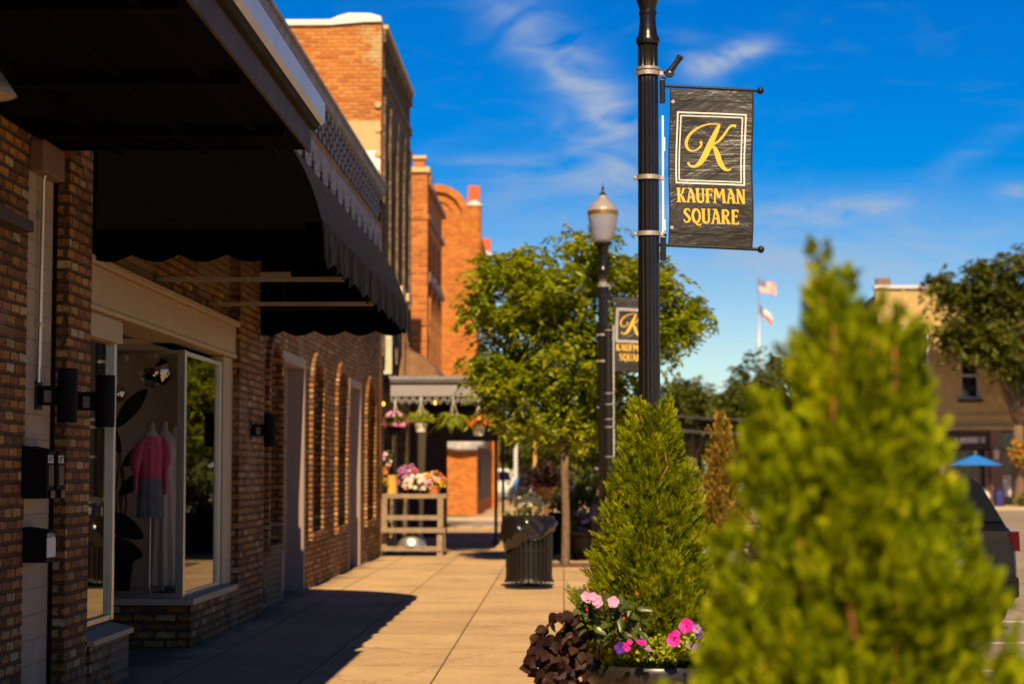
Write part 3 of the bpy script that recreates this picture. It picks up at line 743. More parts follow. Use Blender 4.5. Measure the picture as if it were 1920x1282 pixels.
for y in (15.95, 18.3):
    mb = MB(); mb.box(WX + .01, -1.66, y - .016, y + .016, 3.035, 3.07); obj('frame_bar', mb, 'rail', aw, world=True)
mb = MB(); mb.box(WX + .01, -1.66, A1 - .05, A1 - .02, 3.20, 3.23); mb.box(-2.95, -2.93, A1 - .05, A1 - .03, 3.23, 4.4); mb.box(-1.69, -1.66, A0 + .02, A1 - .05, 3.2, 3.23); obj('frame_rail', mb, 'blackmetal', aw, world=True)
mb = MB(); mb.box(-2.45, -2.2, 15.93, 15.97, 3.071, 3.11); obj('bracket', mb, 'rail', aw, world=True)

# ------------------------------------------------------------------ wall lamps
def make_sconce():
    t = thing('wall_sconce', 'black cylinder wall light on the brick pier beside the mailboxes', 'wall lamp')
    mb = MB(); mb.box(0, .015, -.07, .07, -.09, .09); obj('wall_plate', mb, 'blackmetal', t, bevel=.004)
    mb = MB(); mb.box(.015, .13, -.05, .05, -.06, .06); a = obj('mount_box', mb, 'blackflat', t, bevel=.005)
    mb = MB(); mb.box(.055, .10, -.0525, -.0505, -.045, .03); obj('rating_label', mb, M['dimlabel'], a)
    mb = MB(); mb.lathe([(.062, -.17), (.062, .17)], (.19, 0, 0), 28); cyl = obj('cylinder', mb, 'blackflat', t, smooth='auto', bevel=.003)
    for a_, b_ in ((-.172, -.1702), (.1702, .172)): mb = MB(); mb.lathe([(.05, a_), (.05, b_)], (.19, 0, 0), 24); obj('lens', mb, 'glassdark', cyl)
    return t
s0 = make_sconce(); G = 'black wall lights'
s0['group'] = G; s0['label'] = 'black cylinder wall light on the cream painted strip above the mailboxes'; s0.location = (WX - .004, 12.42, 1.98)
dup(s0, (WX + .101, 13.0, 1.965), 0, 'black cylinder wall light on the brick pier before the first shop glass', G)
dup(s0, (WX + .101, 20.35, 1.93), 0, 'small black wall light on the pier between shop window and blind arch', G)

# ------------------------------------------------------------------ conduit, mailboxes
mb = MB(); cy = 12.36; mb.tube([(WX + .085, 12.2, 3.44), (WX + .06, cy - .03, 3.42), (WX + .03, cy, 3.33), (WX + .02, cy, 2.06)], .013, 10)
for z in (2.42, 3.1): mb.box(WX - .004, WX + .034, cy - .035, cy + .035, z - .012, z + .012)
tag(obj('conduit', mb, 'frame', None, smooth='auto'), 'grey metal conduit running down the cream wall to the first wall light', 'pipe')

def strokes_mesh(mb, items, place, t=0.0015):
    """flat letters: items are (points, widths); place(u, v, d) puts a point on the surface, d out of it"""
    for pts, ws in items:
        pts = [Vector((p[0], p[1])) for p in pts]
        if isinstance(ws, (int, float)): ws = [ws] * len(pts)
        L_ = []; R_ = []
        for i, p in enumerate(pts):
            a = pts[max(0, i - 1)]; b = pts[min(len(pts) - 1, i + 1)]
            d = (b - a).normalized(); n = Vector((-d.y, d.x)) * ws[i] * .5
            L_.append(p + n); R_.append(p - n)
        k = len(pts); vs = [place(p.x, p.y, t) for p in L_ + R_]
        mb.add(vs, [(i, i + 1, k + i + 1, k + i) for i in range(k - 1)])
def arcp(cx, cy, rx, ry, a0, a1, n=10):
    return [(cx + rx * math.cos(R(a0 + (a1 - a0) * i / n)), cy + ry * math.sin(R(a0 + (a1 - a0) * i / n))) for i in range(n + 1)]
TK, TN = .17, .085                      # thick and thin strokes of the sign letters
def ser(x, y, w=.27): return ([(x - w / 2, y), (x + w / 2, y)], .06)
FONT = {
 'K': (.62, [([(.14, 0), (.14, 1)], TK), ser(.14, .03), ser(.14, .97), ([(.18, .42), (.36, .62), (.47, .97)], [TN, TN, .11]), ([(.24, .50), (.36, .36), (.46, .03)], [.1, TK, TK]), ser(.5, .03, .22), ser(.48, .97, .2)]),
 'A': (.60, [([(.10, 0), (.20, .6), (.30, 1)], [.1, .09, .1]), ([(.30, 1), (.42, .55), (.48, 0)], [.12, TK, TK]), ([(.12, .36), (.45, .36)], TN), ([(.12, .97), (.36, .97)], .07), ser(.10, .03, .2), ser(.48, .03, .24)]),
 'U': (.60, [([(.13, 1), (.13, .25)], TK), (arcp(.30, .25, .17, .22, 180, 360), [TK] * 4 + [.12] * 7), ([(.47, .25), (.47, 1)], .11), ser(.13, .97), ser(.47, .97, .2)]),
 'F': (.50, [([(.14, 0), (.14, 1)], TK), ser(.14, .03), ([(.06, .95), (.46, .95)], .10), ([(.2, .56), (.40, .56)], TN), ([(.45, .97), (.45, .80)], .06), ([(.39, .66), (.39, .46)], .06)]),
 'M': (.80, [([(.09, 0), (.15, 1)], .11), ([(.17, 1), (.38, .36)], TK), ([(.38, .36), (.60, 1)], TN), ([(.61, 1), (.68, 0)], TK), ser(.09, .03, .2), ser(.68, .03, .24), ser(.13, .97, .16), ser(.64, .97, .16)]),
 'N': (.64, [([(.12, 0), (.12, 1)], .10), ([(.14, 1), (.48, 0)], TK), ([(.50, 0), (.50, 1)], .10), ser(.12, .03, .2), ser(.12, .97, .18), ser(.5, .97, .2)]),
 'S': (.52, [([(.43, .80), (.40, .92), (.28, .96), (.14, .88), (.11, .74), (.20, .59), (.34, .44), (.42, .28), (.36, .10), (.22, .04), (.10, .10), (.07, .24)], [.09, .08, .09, .14, .16, .17, .17, .16, .13, .09, .08, .1])]),
 'Q': (.62, [(arcp(.31, .5, .22, .45, 90, 270, 12), [.09] + [TK] * 11 + [.09]), (arcp(.31, .5, .22, .45, -90, 90, 12), [.09] + [.13] * 11 + [.09]), ([(.26, .05), (.36, -.1), (.55, -.14), (.62, -.02)], [.08, .1, .1, .05])]),
 'R': (.60, [([(.14, 0), (.14, 1)], TK), ser(.14, .03), ([(.06, .95), (.30, .95)] + arcp(.28, .74, .17, .21, 85, -90, 8) + [(.2, .53)], [.09] * 2 + [.13] * 9 + [.08]), ([(.26, .5), (.38, .3), (.48, .02)], [.1, TK, TK]), ser(.50, .03, .18)]),
 'E': (.50, [([(.14, 0), (.14, 1)], TK), ([(.06, .95), (.45, .95)], .10), ([(.2, .56), (.38, .56)], TN), ([(.06, .05), (.46, .05)], .10), ([(.44, .97), (.44, .80)], .06), ([(.45, .03), (.45, .22)], .06), ([(.37, .66), (.37, .46)], .06)]),
 'P': (.54, [([(.14, 0), (.14, 1)], TK), ([(.06, .93), (.28, .93)] + arcp(.26, .7, .18, .23, 85, -90, 8) + [(.15, .47)], .11)]),
 'T': (.54, [([(.27, 0), (.27, 1)], TK), ([(.03, .93), (.51, .93)], .13)]),
 'L': (.46, [([(.12, 0), (.12, 1)], TK), ([(.06, .05), (.44, .05)], .12)]),
 'B': (.56, [([(.14, 0), (.14, 1)], TK), ([(.14, .95)] + arcp(.26, .74, .16, .21, 90, -90, 6) + arcp(.28, .28, .19, .24, 90, -90, 6) + [(.14, .04)], .12)]),
 'Y': (.58, [([(.06, 1), (.29, .48)], TK), ([(.52, 1), (.29, .48)], .11), ([(.29, .5), (.29, 0)], TK)]),
 ' ': (.4, [])}
def text_strokes(s_, x0, x1, y, h, k=1.0):
    tot = sum(FONT[c][0] for c in s_); sx = (x1 - x0) / tot; out = []; x = x0
    for c in s_:
        for pts, ws in FONT[c][1]:
            w_ = [q * (sx + h) / 2 * k for q in ws] if isinstance(ws, list) else ws * (sx + h) / 2 * k
            out.append(([(x + p[0] * sx, y + p[1] * h) for p in pts], w_))
        x += FONT[c][0] * sx
    return out

def mailbox(label, y, z, w_, h_, d_, text, paper):
    t = thing('mailbox', label, 'mailbox', (WX - .005, y, z), 0, 'black wall mailboxes on the cream strip')
    mb = MB(); mb.prism([(0, 0), (d_, 0), (d_, h_ * .86), (0, h_ * .97)], 'y', -w_ / 2, w_ / 2); obj('body', mb, 'blackflat', t, bevel=.004)
    mb = MB(); mb.prism([(0, h_ * .975), (d_ + .012, h_ * .865), (d_ + .012, h_ * .82), (d_ + .002, h_ * .82), (d_ + .002, h_ * .85), (d_, h_ * .865), (0, h_ * .972)], 'y', -w_ / 2 - .004, w_ / 2 + .004); obj('lid', mb, 'blackflat', t)
    mb = MB(); mb.box(d_ + .001, d_ + .003, -w_ * .36, w_ * .36, h_ * .66, h_ * .80); l_ = obj('name_plate', mb, 'label', t)
    mb = MB(); strokes_mesh(mb, text_strokes(text, -w_ * .32, w_ * .32, h_ * .68, h_ * .10, 1.1), lambda u, v, d: (d_ + .003 + d, u, v), .0012); obj('lettering', mb, 'blackflat', l_)
    if paper: mb = MB(); mb.box(d_ + .001, d_ + .006, -w_ * .45, w_ * .45, .03, .15); obj('paper_note', mb, 'label', t)
    else: mb = MB(); mb.box(d_ + .001, d_ + .02, -w_ * .3, w_ * .3, .0, .05); mb.box(d_ + .001, d_ + .008, -w_ * .35, w_ * .35, .08, h_ * .62); obj('clear_pocket', mb, 'carglass', t, bevel=.003)
mailbox('tall black mailbox with clear pocket, standing before the matching one near the brick pier', 12.15, 1.34, .17, .33, .16, 'APT', False)
mailbox('tall black mailbox squeezed between its twin and the brick pier', 12.40, 1.34, .17, .33, .16, 'APT', False)
mailbox('low black mailbox with a paper note, below the two tall ones', 12.22, .95, .22, .22, .15, 'APT', True)

# ------------------------------------------------------------------ things in the display window
def dress_form(name, label, x, y, ztop, pink):
    t = thing(name, label, 'dress form', (x, y, .402), R(38), 'dress forms in the display window'); t.scale = (.66, .66, 1)
    z0 = .402
    def rg(rx, ry, z, n=20, cx=0): return [(cx + rx * math.cos(2 * PI * k / n), ry * math.sin(2 * PI * k / n), z - z0) for k in range(n)]
    nk = ztop
    mb = MB(); mb.loft([rg(.12, .1, nk - .78), rg(.165, .13, nk - .66), rg(.12, .095, nk - .45), rg(.155, .12, nk - .24), rg(.165, .10, nk - .15), rg(.10, .07, nk - .085), rg(.055, .055, nk - .06), rg(.05, .05, nk)]); obj('torso', mb, 'skinform', t, smooth=True)
    mb = MB(); mb.lathe([(.052, 0), (.055, .01), (.03, .02), (.012, .028), (.018, .045), (.001, .055)], (0, 0, nk - z0), 20); obj('neck_cap', mb, 'gold', t, smooth=True)
    mb = MB(); mb.tube([(0, 0, .02), (0, 0, nk - .74 - z0)], .014); mb.lathe([(.17, 0), (.17, .012), (.03, .03), (.02, .06)], (0, 0, 0), 24); obj('stand', mb, 'frame', t, smooth='auto')
    rr = random.Random(int(x * 100))
    def folds(rx, ry, z, amp, n=48, f=9, cx=0, ph=0): return [(cx + (rx + amp * math.sin(f * 2 * PI * k / n + ph)) * math.cos(2 * PI * k / n), (ry + amp * math.sin(f * 2 * PI * k / n + ph)) * math.sin(2 * PI * k / n), z - z0) for k in range(n)]
    if pink:
        mb = MB(); mb.loft([folds(.135, .11, nk - .50, .006), folds(.145, .115, nk - .44, .008), folds(.165, .13, nk - .30, .008), folds(.175, .12, nk - .18, .005), folds(.12, .09, nk - .11, .003)], cap=False)
        for s_ in (-1, 1):
            mb.loft([[(s_ * (.14 + d_) + r_ * math.cos(a) * .8, r_ * math.sin(a), nk - z - z0 + r_ * .3 * math.cos(a)) for a in [2 * PI * k / 18 for k in range(18)]] for d_, z, r_ in ((.0, .14, .06), (.05, .20, .095), (.075, .30, .10), (.08, .37, .085), (.07, .42, .045), (.075, .52, .04), (.085, .62, .035))])
        obj('pink_blouse', mb, 'pinkcloth', t, smooth=True)
        mb = MB(); mb.loft([folds(.14, .12, nk - .49, .003), folds(.178, .14, nk - .62, .004), folds(.185, .15, nk - .78, .007), folds(.19, .155, nk - .83, .012)], cap=False); obj('denim_shorts', mb, 'denim', t, smooth=True)
    else:
        mb = MB(); mb.loft([folds(.14, .11, nk - .18, .003), folds(.168, .128, nk - .26, .004), folds(.13, .10, nk - .45, .006), folds(.17, .14, nk - .65, .012), folds(.19, .16, nk - 1.0, .02), folds(.22, .19, nk - 1.46, .03)], cap=False)
        for s_ in (-1, 1): mb.tube([(s_ * .10, -.08, nk - .18 - z0), (s_ * .085, -.03, nk - .10 - z0), (s_ * .085, .06, nk - .16 - z0)], .012, 8)
        obj('long_dress', mb, 'whitecloth', t, smooth=True)
p = at(282, 900, 17.75); dress_form('dress_form', 'dress form in pink puff sleeve blouse and denim shorts behind the shop glass', p.x, 17.75, 1.93, True)
p = at(306, 900, 18.05); dress_form('dress_form', 'dress form in a long white strappy dress right behind the pink blouse', p.x, 18.05, 1.945, False)
p = at(324, 900, 18.5); dress_form('dress_form', 'dress form in a long white dress tucked against the window corner post', p.x, 18.5, 1.91, False)
def ballthing(name, label, px, py, Y, r, mat):
    p = at(px, py, Y); t = thing(name, label, 'ornament', (p.x, p.y, p.z))
    mb = MB(); mb.ball((0, 0, 0), r, 32, 20); obj('ball', mb, mat, t, smooth=True)
    mb = MB(); mb.tube([(0, 0, r - .005), (0, 0, 2.62 - p.z)], .004, 6); mb.lathe([(.02, r - .01), (.02, r + .015)], (0, 0, 0), 12); obj('cord', mb, 'frame', t)
ballthing('mirror_ball', 'large mirror ball hanging above the dress forms', 290, 697, 17.9, .148, 'disco')
ballthing('mirror_ball', 'small mirror ball hanging by the edge of the shop glass', 219, 737, 17.9, .085, 'disco')
ballthing('globe_ornament', 'small plain white globe hanging at the top of the shop window', 234, 670, 18.2, .036, 'lampwhite')
# banana plant with dark leaves
bp = thing('banana_plant', 'dark leaved banana plant in the corner of the display window', 'plant', (at(222, 1000, 18.6).x, 18.6, .402))
mb = MB(); mb.lathe([(.11, 0), (.14, .26), (.15, .26), (.15, .29), (.12, .29), (.1, .25)], n=24); obj('pot', mb, 'blackflat', bp, smooth='auto')
for (dx, dz, ln, wd, rot) in ((.25, 1.72, .52, .17, 38), (.16, 1.42, .40, .14, 42), (.12, 2.12, .5, .15, 55), (.05, 1.02, .42, .2, -20), (.02, .8, .45, .22, -5), (-.1, 1.9, .5, .16, 120)):
    mb = MB(); k = 14; V = []
    ca, sa = math.cos(R(rot)), math.sin(R(rot))
    for i in range(k + 1):
        t_ = i / k; hw = wd * .5 * math.sin(PI * min(1, t_ * .96 + .02)) ** .7
        u = (t_ - .5) * ln
        for sg in (-1, 0, 1): V.append((dx + u * ca - sg * hw * sa, -.06 - .1 * abs(sg) * hw, dz - .402 + u * sa + sg * hw * ca - .05 * t_ * t_))
    F_ = []
    for i in range(k):
        a = i * 3; F_ += [(a, a + 1, a + 4, a + 3), (a + 1, a + 2, a + 5, a + 4)]
    mb.add(V, F_); lf = obj('leaf', mb, 'darkleaf', bp, smooth=True)
    mb = MB(); mb.tube([(0, 0, .25), (dx * .3, -.02, (dz - .402) * .6), (dx - ca * ln * .5, -.06, dz - .402 - sa * ln * .5)], .012, 8); obj('stalk', mb, 'stem', lf, smooth=True)

# ------------------------------------------------------------------ tall weathered building
bC = thing('tall_brick_building', 'tall brick building with sunlit patched side wall and narrow shaded facade windows', 'building', (WX, 39, 0))
T0, T1, TZ = 35.75, 42.6, 9.62
holes = []; wy = [36.55, 38.2, 39.85, 41.5]
for y in wy: holes.append((y - .36, y + .36, 5.2, 7.75))
holes += [(36.6, 38.6, 0.2, 2.6), (39.4, 41.9, 0, 2.6)]
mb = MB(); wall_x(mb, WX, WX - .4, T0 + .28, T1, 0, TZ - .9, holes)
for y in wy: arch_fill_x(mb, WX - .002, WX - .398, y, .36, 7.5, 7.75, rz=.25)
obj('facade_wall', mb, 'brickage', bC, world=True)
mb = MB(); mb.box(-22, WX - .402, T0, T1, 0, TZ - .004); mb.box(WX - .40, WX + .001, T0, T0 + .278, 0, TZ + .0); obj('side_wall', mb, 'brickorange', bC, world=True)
mb = MB(); mb.box(WX - .4, WX - .1, T0 + .28, T1, TZ - .898, TZ)
for i in range(9): mb.box(WX - .1, WX + .005, T0 + .45 + i * .74, T0 + .75 + i * .74, TZ - .7, TZ - .25)
mb.box(WX - .1, WX + .05, T0 + .28, T1, TZ - .25, TZ); mb.box(WX - .1, WX + .04, T0 + .28, T1, TZ - .898, TZ - .74)
obj('cornice', mb, 'brickage', bC, world=True)
mb = MB(); mb.box(WX - .4, WX + .09, T0 + .31, T1 + .04, TZ + .002, TZ + .07); obj('facade_coping', mb, 'capstone', bC, world=True)
mb = MB(); mb.box(-22, WX - .95, T0 - .06, T0 + .3, TZ, TZ + .10); mb.prism([(WX - .95, TZ), (WX - .95, TZ + .10), (WX - .78, TZ + .17), (WX - .6, TZ + .22), (WX - .2, TZ + .21), (WX - .01, TZ + .15), (WX - .0, TZ + .06), (WX - .3, TZ + .053), (WX - .6, TZ + .03)], 'y', T0 - .05, T0 + .3); obj('coping', mb, 'coping', bC, world=True)
mb = MB(); mb.box(-22, WX - .02, T0 - .03, T0 - .001, 7.32, 8.0 - .14); obj('stucco_patch', mb, 'stucco', bC, world=True)
mb = MB(); mb.box(-22, WX - .02, T0 - .03, T0 - .001, 5.72, 7.317); obj('whitewashed_patch', mb, 'whitewash', bC, world=True)
for z in (6.9, 7.25, 7.7, 8.15):
    mb = MB(); mb.lathe([(.001, -.03), (.06, -.02), (.06, .0), (.02, .02), (.001, .025)], (0, 0, 0), 14); mb.v = [(WX - .06 + p[0], T0 - .035 + p[2], z + p[1]) for p in mb.v]; obj('anchor_plate', mb, 'stucco', bC, world=True)
for y in wy:
    mb = MB(); mb.box(WX - .3, WX - .24, y - .36, y - .30, 5.2, 7.75); mb.box(WX - .3, WX - .24, y + .30, y + .36, 5.2, 7.75); mb.box(WX - .3, WX - .25, y - .3, y + .3, 6.42, 6.5)
    wn_ = obj('window', mb, 'storeA', bC, world=True)
    mb = MB(); mb.box(WX - .29, WX - .28, y - .3, y + .3, 5.2, 7.75); obj('glass', mb, 'glassdark', wn_, world=True)
    mb = MB(); mb.box(WX - .3, WX + .10, y - .44, y + .44, 5.04, 5.198); obj('sill', mb, 'capstone', wn_, world=True)
for y in (36.14, 37.38, 39.03, 40.68, 42.3):
    mb = MB(); mb.box(WX + .002, WX + .045, y - .1, y + .1, 3.6, 8.2); mb.box(WX + .002, WX + .06, y - .12, y + .12, 8.2, 8.36); obj('pilaster', mb, 'brickage', bC, world=True)
mb = MB(); mb.box(WX - .3, WX - .2, 36.6, 38.6, .2, 2.6); mb.box(WX - .3, WX - .2, 39.4, 41.9, 0, 2.6); obj('shopfront', mb, 'storeA', bC, world=True)

# ------------------------------------------------------------------ timber porch canopy over the flower display
pc = thing('porch_canopy', 'grey timber porch canopy with lace trim above the flower stand', 'canopy', (-2.4, 41, 0))
PX0, PX1, PY0, PY1 = WX + .14, -1.35, 36.25, 46.6
mb = MB(); mb.box(PX0, PX1, PY0, PY0 + .12, 2.88, 3.14); mb.box(PX1 - .12, PX1, PY0 + .122, PY1, 2.88, 3.14); obj('fascia_beam', mb, 'woodtrim', pc, world=True, bevel=.006)
mb = MB(); mb.box(PX0, PX1 + .04, PY0 - .06, PY0 + .02, 3.142, 3.18); mb.box(PX0, PX1 + .05, PY0 - .09, PY0 + .1, 3.182, 3.215)
n = 22
for k in range(n):
    x = PX0 + (PX1 + .1 - PX0) * k / n; mb.tube([(x, PY0 - .1, 3.235), (x, PY1, 3.27)], .022, 6)
mb.box(PX0, PX1 + .1, PY0 - .05, PY1, 3.218, 3.236); obj('tin_roof', mb, 'tin', pc, world=True)
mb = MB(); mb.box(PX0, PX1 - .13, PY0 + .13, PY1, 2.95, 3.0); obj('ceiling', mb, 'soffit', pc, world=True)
mb = MB(); nn = 13
for k in range(nn):
    x = PX0 + (PX1 - PX0) * (k + .5) / nn; r_ = (PX1 - PX0) / nn * .5
    for (cx_, cz, rr_) in ((0, 2.845, r_ * .95), (-r_ * .5, 2.80, r_ * .5), (r_ * .5, 2.80, r_ * .5), (0, 2.76, r_ * .42)):
        o_ = [(x + cx_ + rr_ * math.cos(a), cz + rr_ * .75 * math.sin(a)) for a in [2 * PI * i / 14 for i in range(14)]]
        i_ = [(x + cx_ + rr_ * .55 * math.cos(a), cz + rr_ * .4 * math.sin(a)) for a in [2 * PI * i / 14 for i in range(14)]]
        for q in range(14): mb.prism([o_[q], o_[(q + 1) % 14], i_[(q + 1) % 14], i_[q]], 'y', PY0 + .02 + .004 * (cx_ != 0) + .009 * (cz < 2.78), PY0 + .035 + .004 * (cx_ != 0) + .009 * (cz < 2.78))
obj('lace_trim', mb, 'lace', pc, world=True)
for (x, y) in ((PX1 - .06, 46.4), (PX1 - .06, 41.5)):
    mb = MB(); mb.tube([(x, y, 0), (x, y, 2.88)], .035, 10); mb.box(x - .07, x + .07, y - .07, y + .07, 0, .12); obj('post', mb, 'blackmetal', pc, world=True)
mb = MB(); mb.box(-4.4, -2.72, 46.5, 46.56, 0, 3.1); mb.box(-2.72, PX1, 46.5, 46.56, 2.22, 2.948); obj('porch_shade_sheet', mb, 'storeA', pc, world=True)  # added dark sheets standing in for the deep shade under the porch
# sloping rusty sheet and pale green panel that stand on the porch roof against the facade
rs = MB(); pr = [(0, 0), (.05, .42), (.16, .62), (.42, .50), (.72, .26), (.86, 0)]
rings = [[(WX + .2 + q[0] * .9, y, 3.27 + q[1] * (.9 + .05 * math.sin(y * 5))) for q in pr] for y in [37.3 + .25 * k for k in range(15)]]
rs.loft(rings, closed=True); tag(obj('rusted_hood', rs, 'rust', smooth='auto'), 'rusty curved sheet metal hood lying on the porch roof', 'metal hood')
mb = MB(); mb.box(WX + .01, WX + .16, 36.3, 36.36, 3.29, 4.0); obj_ = obj('painted_panel', mb, 'greenpaint'); tag(obj_, 'pale green panel with peeling paint standing on the porch roof', 'panel')
mb = MB()
for k in range(5): mb.box(WX + .30 + .0 * k, WX + .34, 36.9 + k * .35, 36.98 + k * .35, 3.29, 4.3 - .1 * k)
obj('batten', mb, 'rust', obj_)

# ------------------------------------------------------------------ orange brick building with the arched windows
bD = thing('arched_brick_building', 'orange brick building with corner pier and tall arched windows past the weathered facade', 'building', (WX, 50, 0))
D0, D1, DZ = 47.4, 53.7, 8.35
aw_y = [48.75, 50.5, 52.25]
holes = [(y - .42, y + .42, 3.85, 5.95) for y in aw_y] + [(y - .55, y + .55, 6.35, 7.35) for y in aw_y] + [(48.2, 52.8, 0, 2.7)]
mb = MB(); wall_x(mb, WX, WX - .4, D0 + .5, D1, 0, DZ, holes)
for y in aw_y: arch_fill_x(mb, WX - .002, WX - .398, y, .42, 5.53, 5.95)
obj('facade_wall', mb, 'brickred', bD, world=True)
mb = MB(); mb.box(-20, WX - .402, D0 + .05, D1, 0, DZ - .3); obj('side_wall', mb, 'brickred', bD, world=True)
mb = MB(); mb.box(WX - .42, WX + .04, D0, D0 + .5, 0, 8.68); mb.box(WX - .30, WX - .04, D0 + .1, D0 + .42, 8.81, 9.02); mb.box(WX - .46, WX + .07, D0 - .03, D0 + .53, 7.55, 7.66); mb.box(WX - .45, WX + .06, D0 - .03, D0 + .53, 5.0, 5.10); obj('corner_pier', mb, 'brickred', bD, world=True)
mb = MB(); mb.box(WX - .48, WX + .10, D0 - .06, D0 + .56, 8.682, 8.808); mb.box(WX - .35, WX + .01, D0 + .05, D0 + .47, 9.022, 9.10); obj('pier_cap', mb, 'capstone', bD, world=True)
mb = MB(); mb.box(WX - .4, WX + .12, D0 + .502, D1 + .06, DZ + .002, DZ + .1); mb.box(WX + .002, WX + .08, D0 + .502, D1, 7.6, 7.72); mb.box(WX + .002, WX + .08, D0 + .502, D1, 6.1, 6.25); mb.box(WX - .3, WX, D0 + 2.2, D0 + 2.6, DZ + .102, DZ + .6); obj('cornice', mb, 'storeB', bD, world=True)
for i, y in enumerate(aw_y):
    mb = MB(); mb.box(WX - .32, WX - .27, y - .42, y + .42, 3.85, 5.95); a_ = obj('arched_window', mb, 'glassdark', bD, world=True)
    mb = MB(); inn = arch_pts(y, .40, 5.53, 14); out = arch_pts(y, .52, 5.53, 14)
    for k in range(14): mb.prism([out[k], out[k + 1], inn[k + 1], inn[k]], 'x', WX + .002, WX + .07)
    mb.box(WX + .002, WX + .07, y - .52, y - .40, 3.75, 5.53); mb.box(WX + .002, WX + .07, y + .40, y + .52, 3.75, 5.53); mb.box(WX + .002, WX + .11, y - .55, y + .55, 3.62, 3.748)
    obj('surround', mb, 'brickred', a_, world=True)
    mb = MB(); mb.box(WX - .32, WX - .27, y - .55, y + .55, 6.35, 7.35); a_ = obj('window', mb, 'glassdark', bD, world=True)
    mb = MB(); mb.box(WX + .002, WX + .07, y - .65, y + .65, 6.26, 6.348); mb.box(WX - .26, WX - .2, y - .04, y + .04, 6.35, 7.35); obj('frame', mb, 'storeB', a_, world=True)
mb = MB(); mb.box(WX - .3, WX - .25, 48.2, 52.8, 0, 2.7); obj('shopfront', mb, 'storeA', bD, world=True)
vp = thing('roof_vent', 'pale square duct rising behind the orange brick corner pier', 'vent', (WX - .35, 55.2, 7.4))
mb = MB(); q = at(804, 340, 55.2); mb.box(-.22, .22, -.2, .2, 0, 1.68); obj('duct', mb, 'ledwhite', vp); mb = MB(); mb.box(-.25, .25, -.23, .23, 1.682, 1.74); obj('lid', mb, 'coping', vp)
vp.location.x = q.x - .06
mb = MB(); mb.box(WX - 6, WX - .3, 53.72, 56.5, 0, 7.39); obj('annex_wall', mb, 'brickred', bD, world=True)

# ------------------------------------------------------------------ building with the arched gable beyond the crossing
EY = 70.0; EX = -3.05
bE = thing('gabled_brick_building', 'glowing orange brick building with a big arched gable and corner turrets', 'building', (EX, 75, 0))
acx = at(819, 400, EY).x; ar = 1.14; az_ = at(860, 408, EY).z
def arch_y(mb, yf, yb, xc, r0, r1, zs, n=24, a0=0, a1=PI):
    for k in range(n):
        p, q = a0 + (a1 - a0) * k / n, a0 + (a1 - a0) * (k + 1) / n
        mb.prism([(xc + r1 * math.cos(p), zs + r1 * math.sin(p)), (xc + r1 * math.cos(q), zs + r1 * math.sin(q)), (xc + r0 * math.cos(q), zs + r0 * math.sin(q)), (xc + r0 * math.cos(p), zs + r0 * math.sin(p))], 'y', yf, yb)
mb = MB(); mb.box(acx - ar, acx + ar, EY, EY + .6, 0, az_ - .001); mb.box(-20, acx - ar, EY, EY + .6, 0, az_ - .6); mb.box(acx + ar, EX, EY, EY + .6, 0, az_ - .3)
mb.box(-20, EX - .5, EY + .6, EY + 15, 0, az_ - .8)
mb.prism([(acx + ar * .999 * math.cos(PI * k / 28), az_ + ar * .999 * math.sin(PI * k / 28)) for k in range(29)], 'y', EY, EY + .6)
obj('gable_wall', mb, 'brickglow', bE, world=True)
mb = MB(); arch_y(mb, EY - .14, EY - .001, acx, ar * .80, ar + .03, az_); arch_y(mb, EY - .07, EY - .001, acx, ar * .52, ar * .64, az_)
mb.box(acx + ar * .80, acx + ar + .03, EY - .14, EY - .001, 3.2, az_); mb.box(acx + ar * .52, acx + ar * .64, EY - .07, EY - .001, 3.2, az_)
obj('arch_moulding', mb, 'brickglow', bE, world=True)
mb = MB(); mb.box(EX - .4, EX, EY + .601, EY + 15.5, 0, az_ - .3); obj('facade_wall', mb, 'brickred', bE, world=True)
for k in range(4):
    y = EY + 2.2 + 3.3 * k
    mb = MB(); mb.box(EX + .002, EX + .03, y - .7, y + .7, 4.3, 7.2); w_ = obj('window', mb, 'glassdark', bE, world=True)
    mb = MB(); mb.box(EX + .002, EX + .08, y - .85, y + .85, 7.2, 7.4); mb.box(EX + .002, EX + .1, y - .85, y + .85, 4.15, 4.3); obj('frame', mb, 'capstone', w_, world=True)
    mb = MB(); mb.box(EX + .002, EX + .03, y - 1.1, y + 1.1, .5, 2.4); obj('shopfront', mb, 'storeA', bE, world=True)
mb = MB(); mb.box(EX, EX + .25, EY + 15.0, EY + 15.5, 0, 3.4); obj('end_pier', mb, 'brickglow', bE, world=True)
for (px, yy, top) in ((889, EY - .05, None), (911, EY + 14.5, None)):
    q = at(px, 440, yy + .3); zt_ = at(px, 385 if px < 900 else 478, yy).z; zb_ = at(px, 470 if px < 900 else 500, yy).z
    mb = MB(); r_ = .27
    mb.lathe([(.05, zb_ - .5), (.12, zb_ - .42), (.14, zb_ - .3), (.2, zb_ - .27), (.2, zb_ - .14), (r_, zb_ - .1), (r_, zt_)], (q.x, q.y, 0), 16); t_ = obj('turret', mb, 'brickglow', bE, world=True, smooth='auto')
    mb = MB(); mb.lathe([(r_ + .03, zt_ + .002), (r_ + .03, zt_ + .06), (.18, zt_ + .14), (.1, zt_ + .2), (.001, zt_ + .22)], (q.x, q.y, 0), 16); obj('cap', mb, 'coping', t_, world=True, smooth='auto')
    mb = MB(); mb.prism([(q.x - .26, zt_ + .12), (q.x + .2, zt_ + .12), (q.x + .2, zt_ + .74), (q.x - .2, zt_ + .78)], 'y', q.y + .12, q.y + .5); obj('pinnacle', mb, plain('red pinnacle', (.55, .10, .03), .7), t_, world=True)
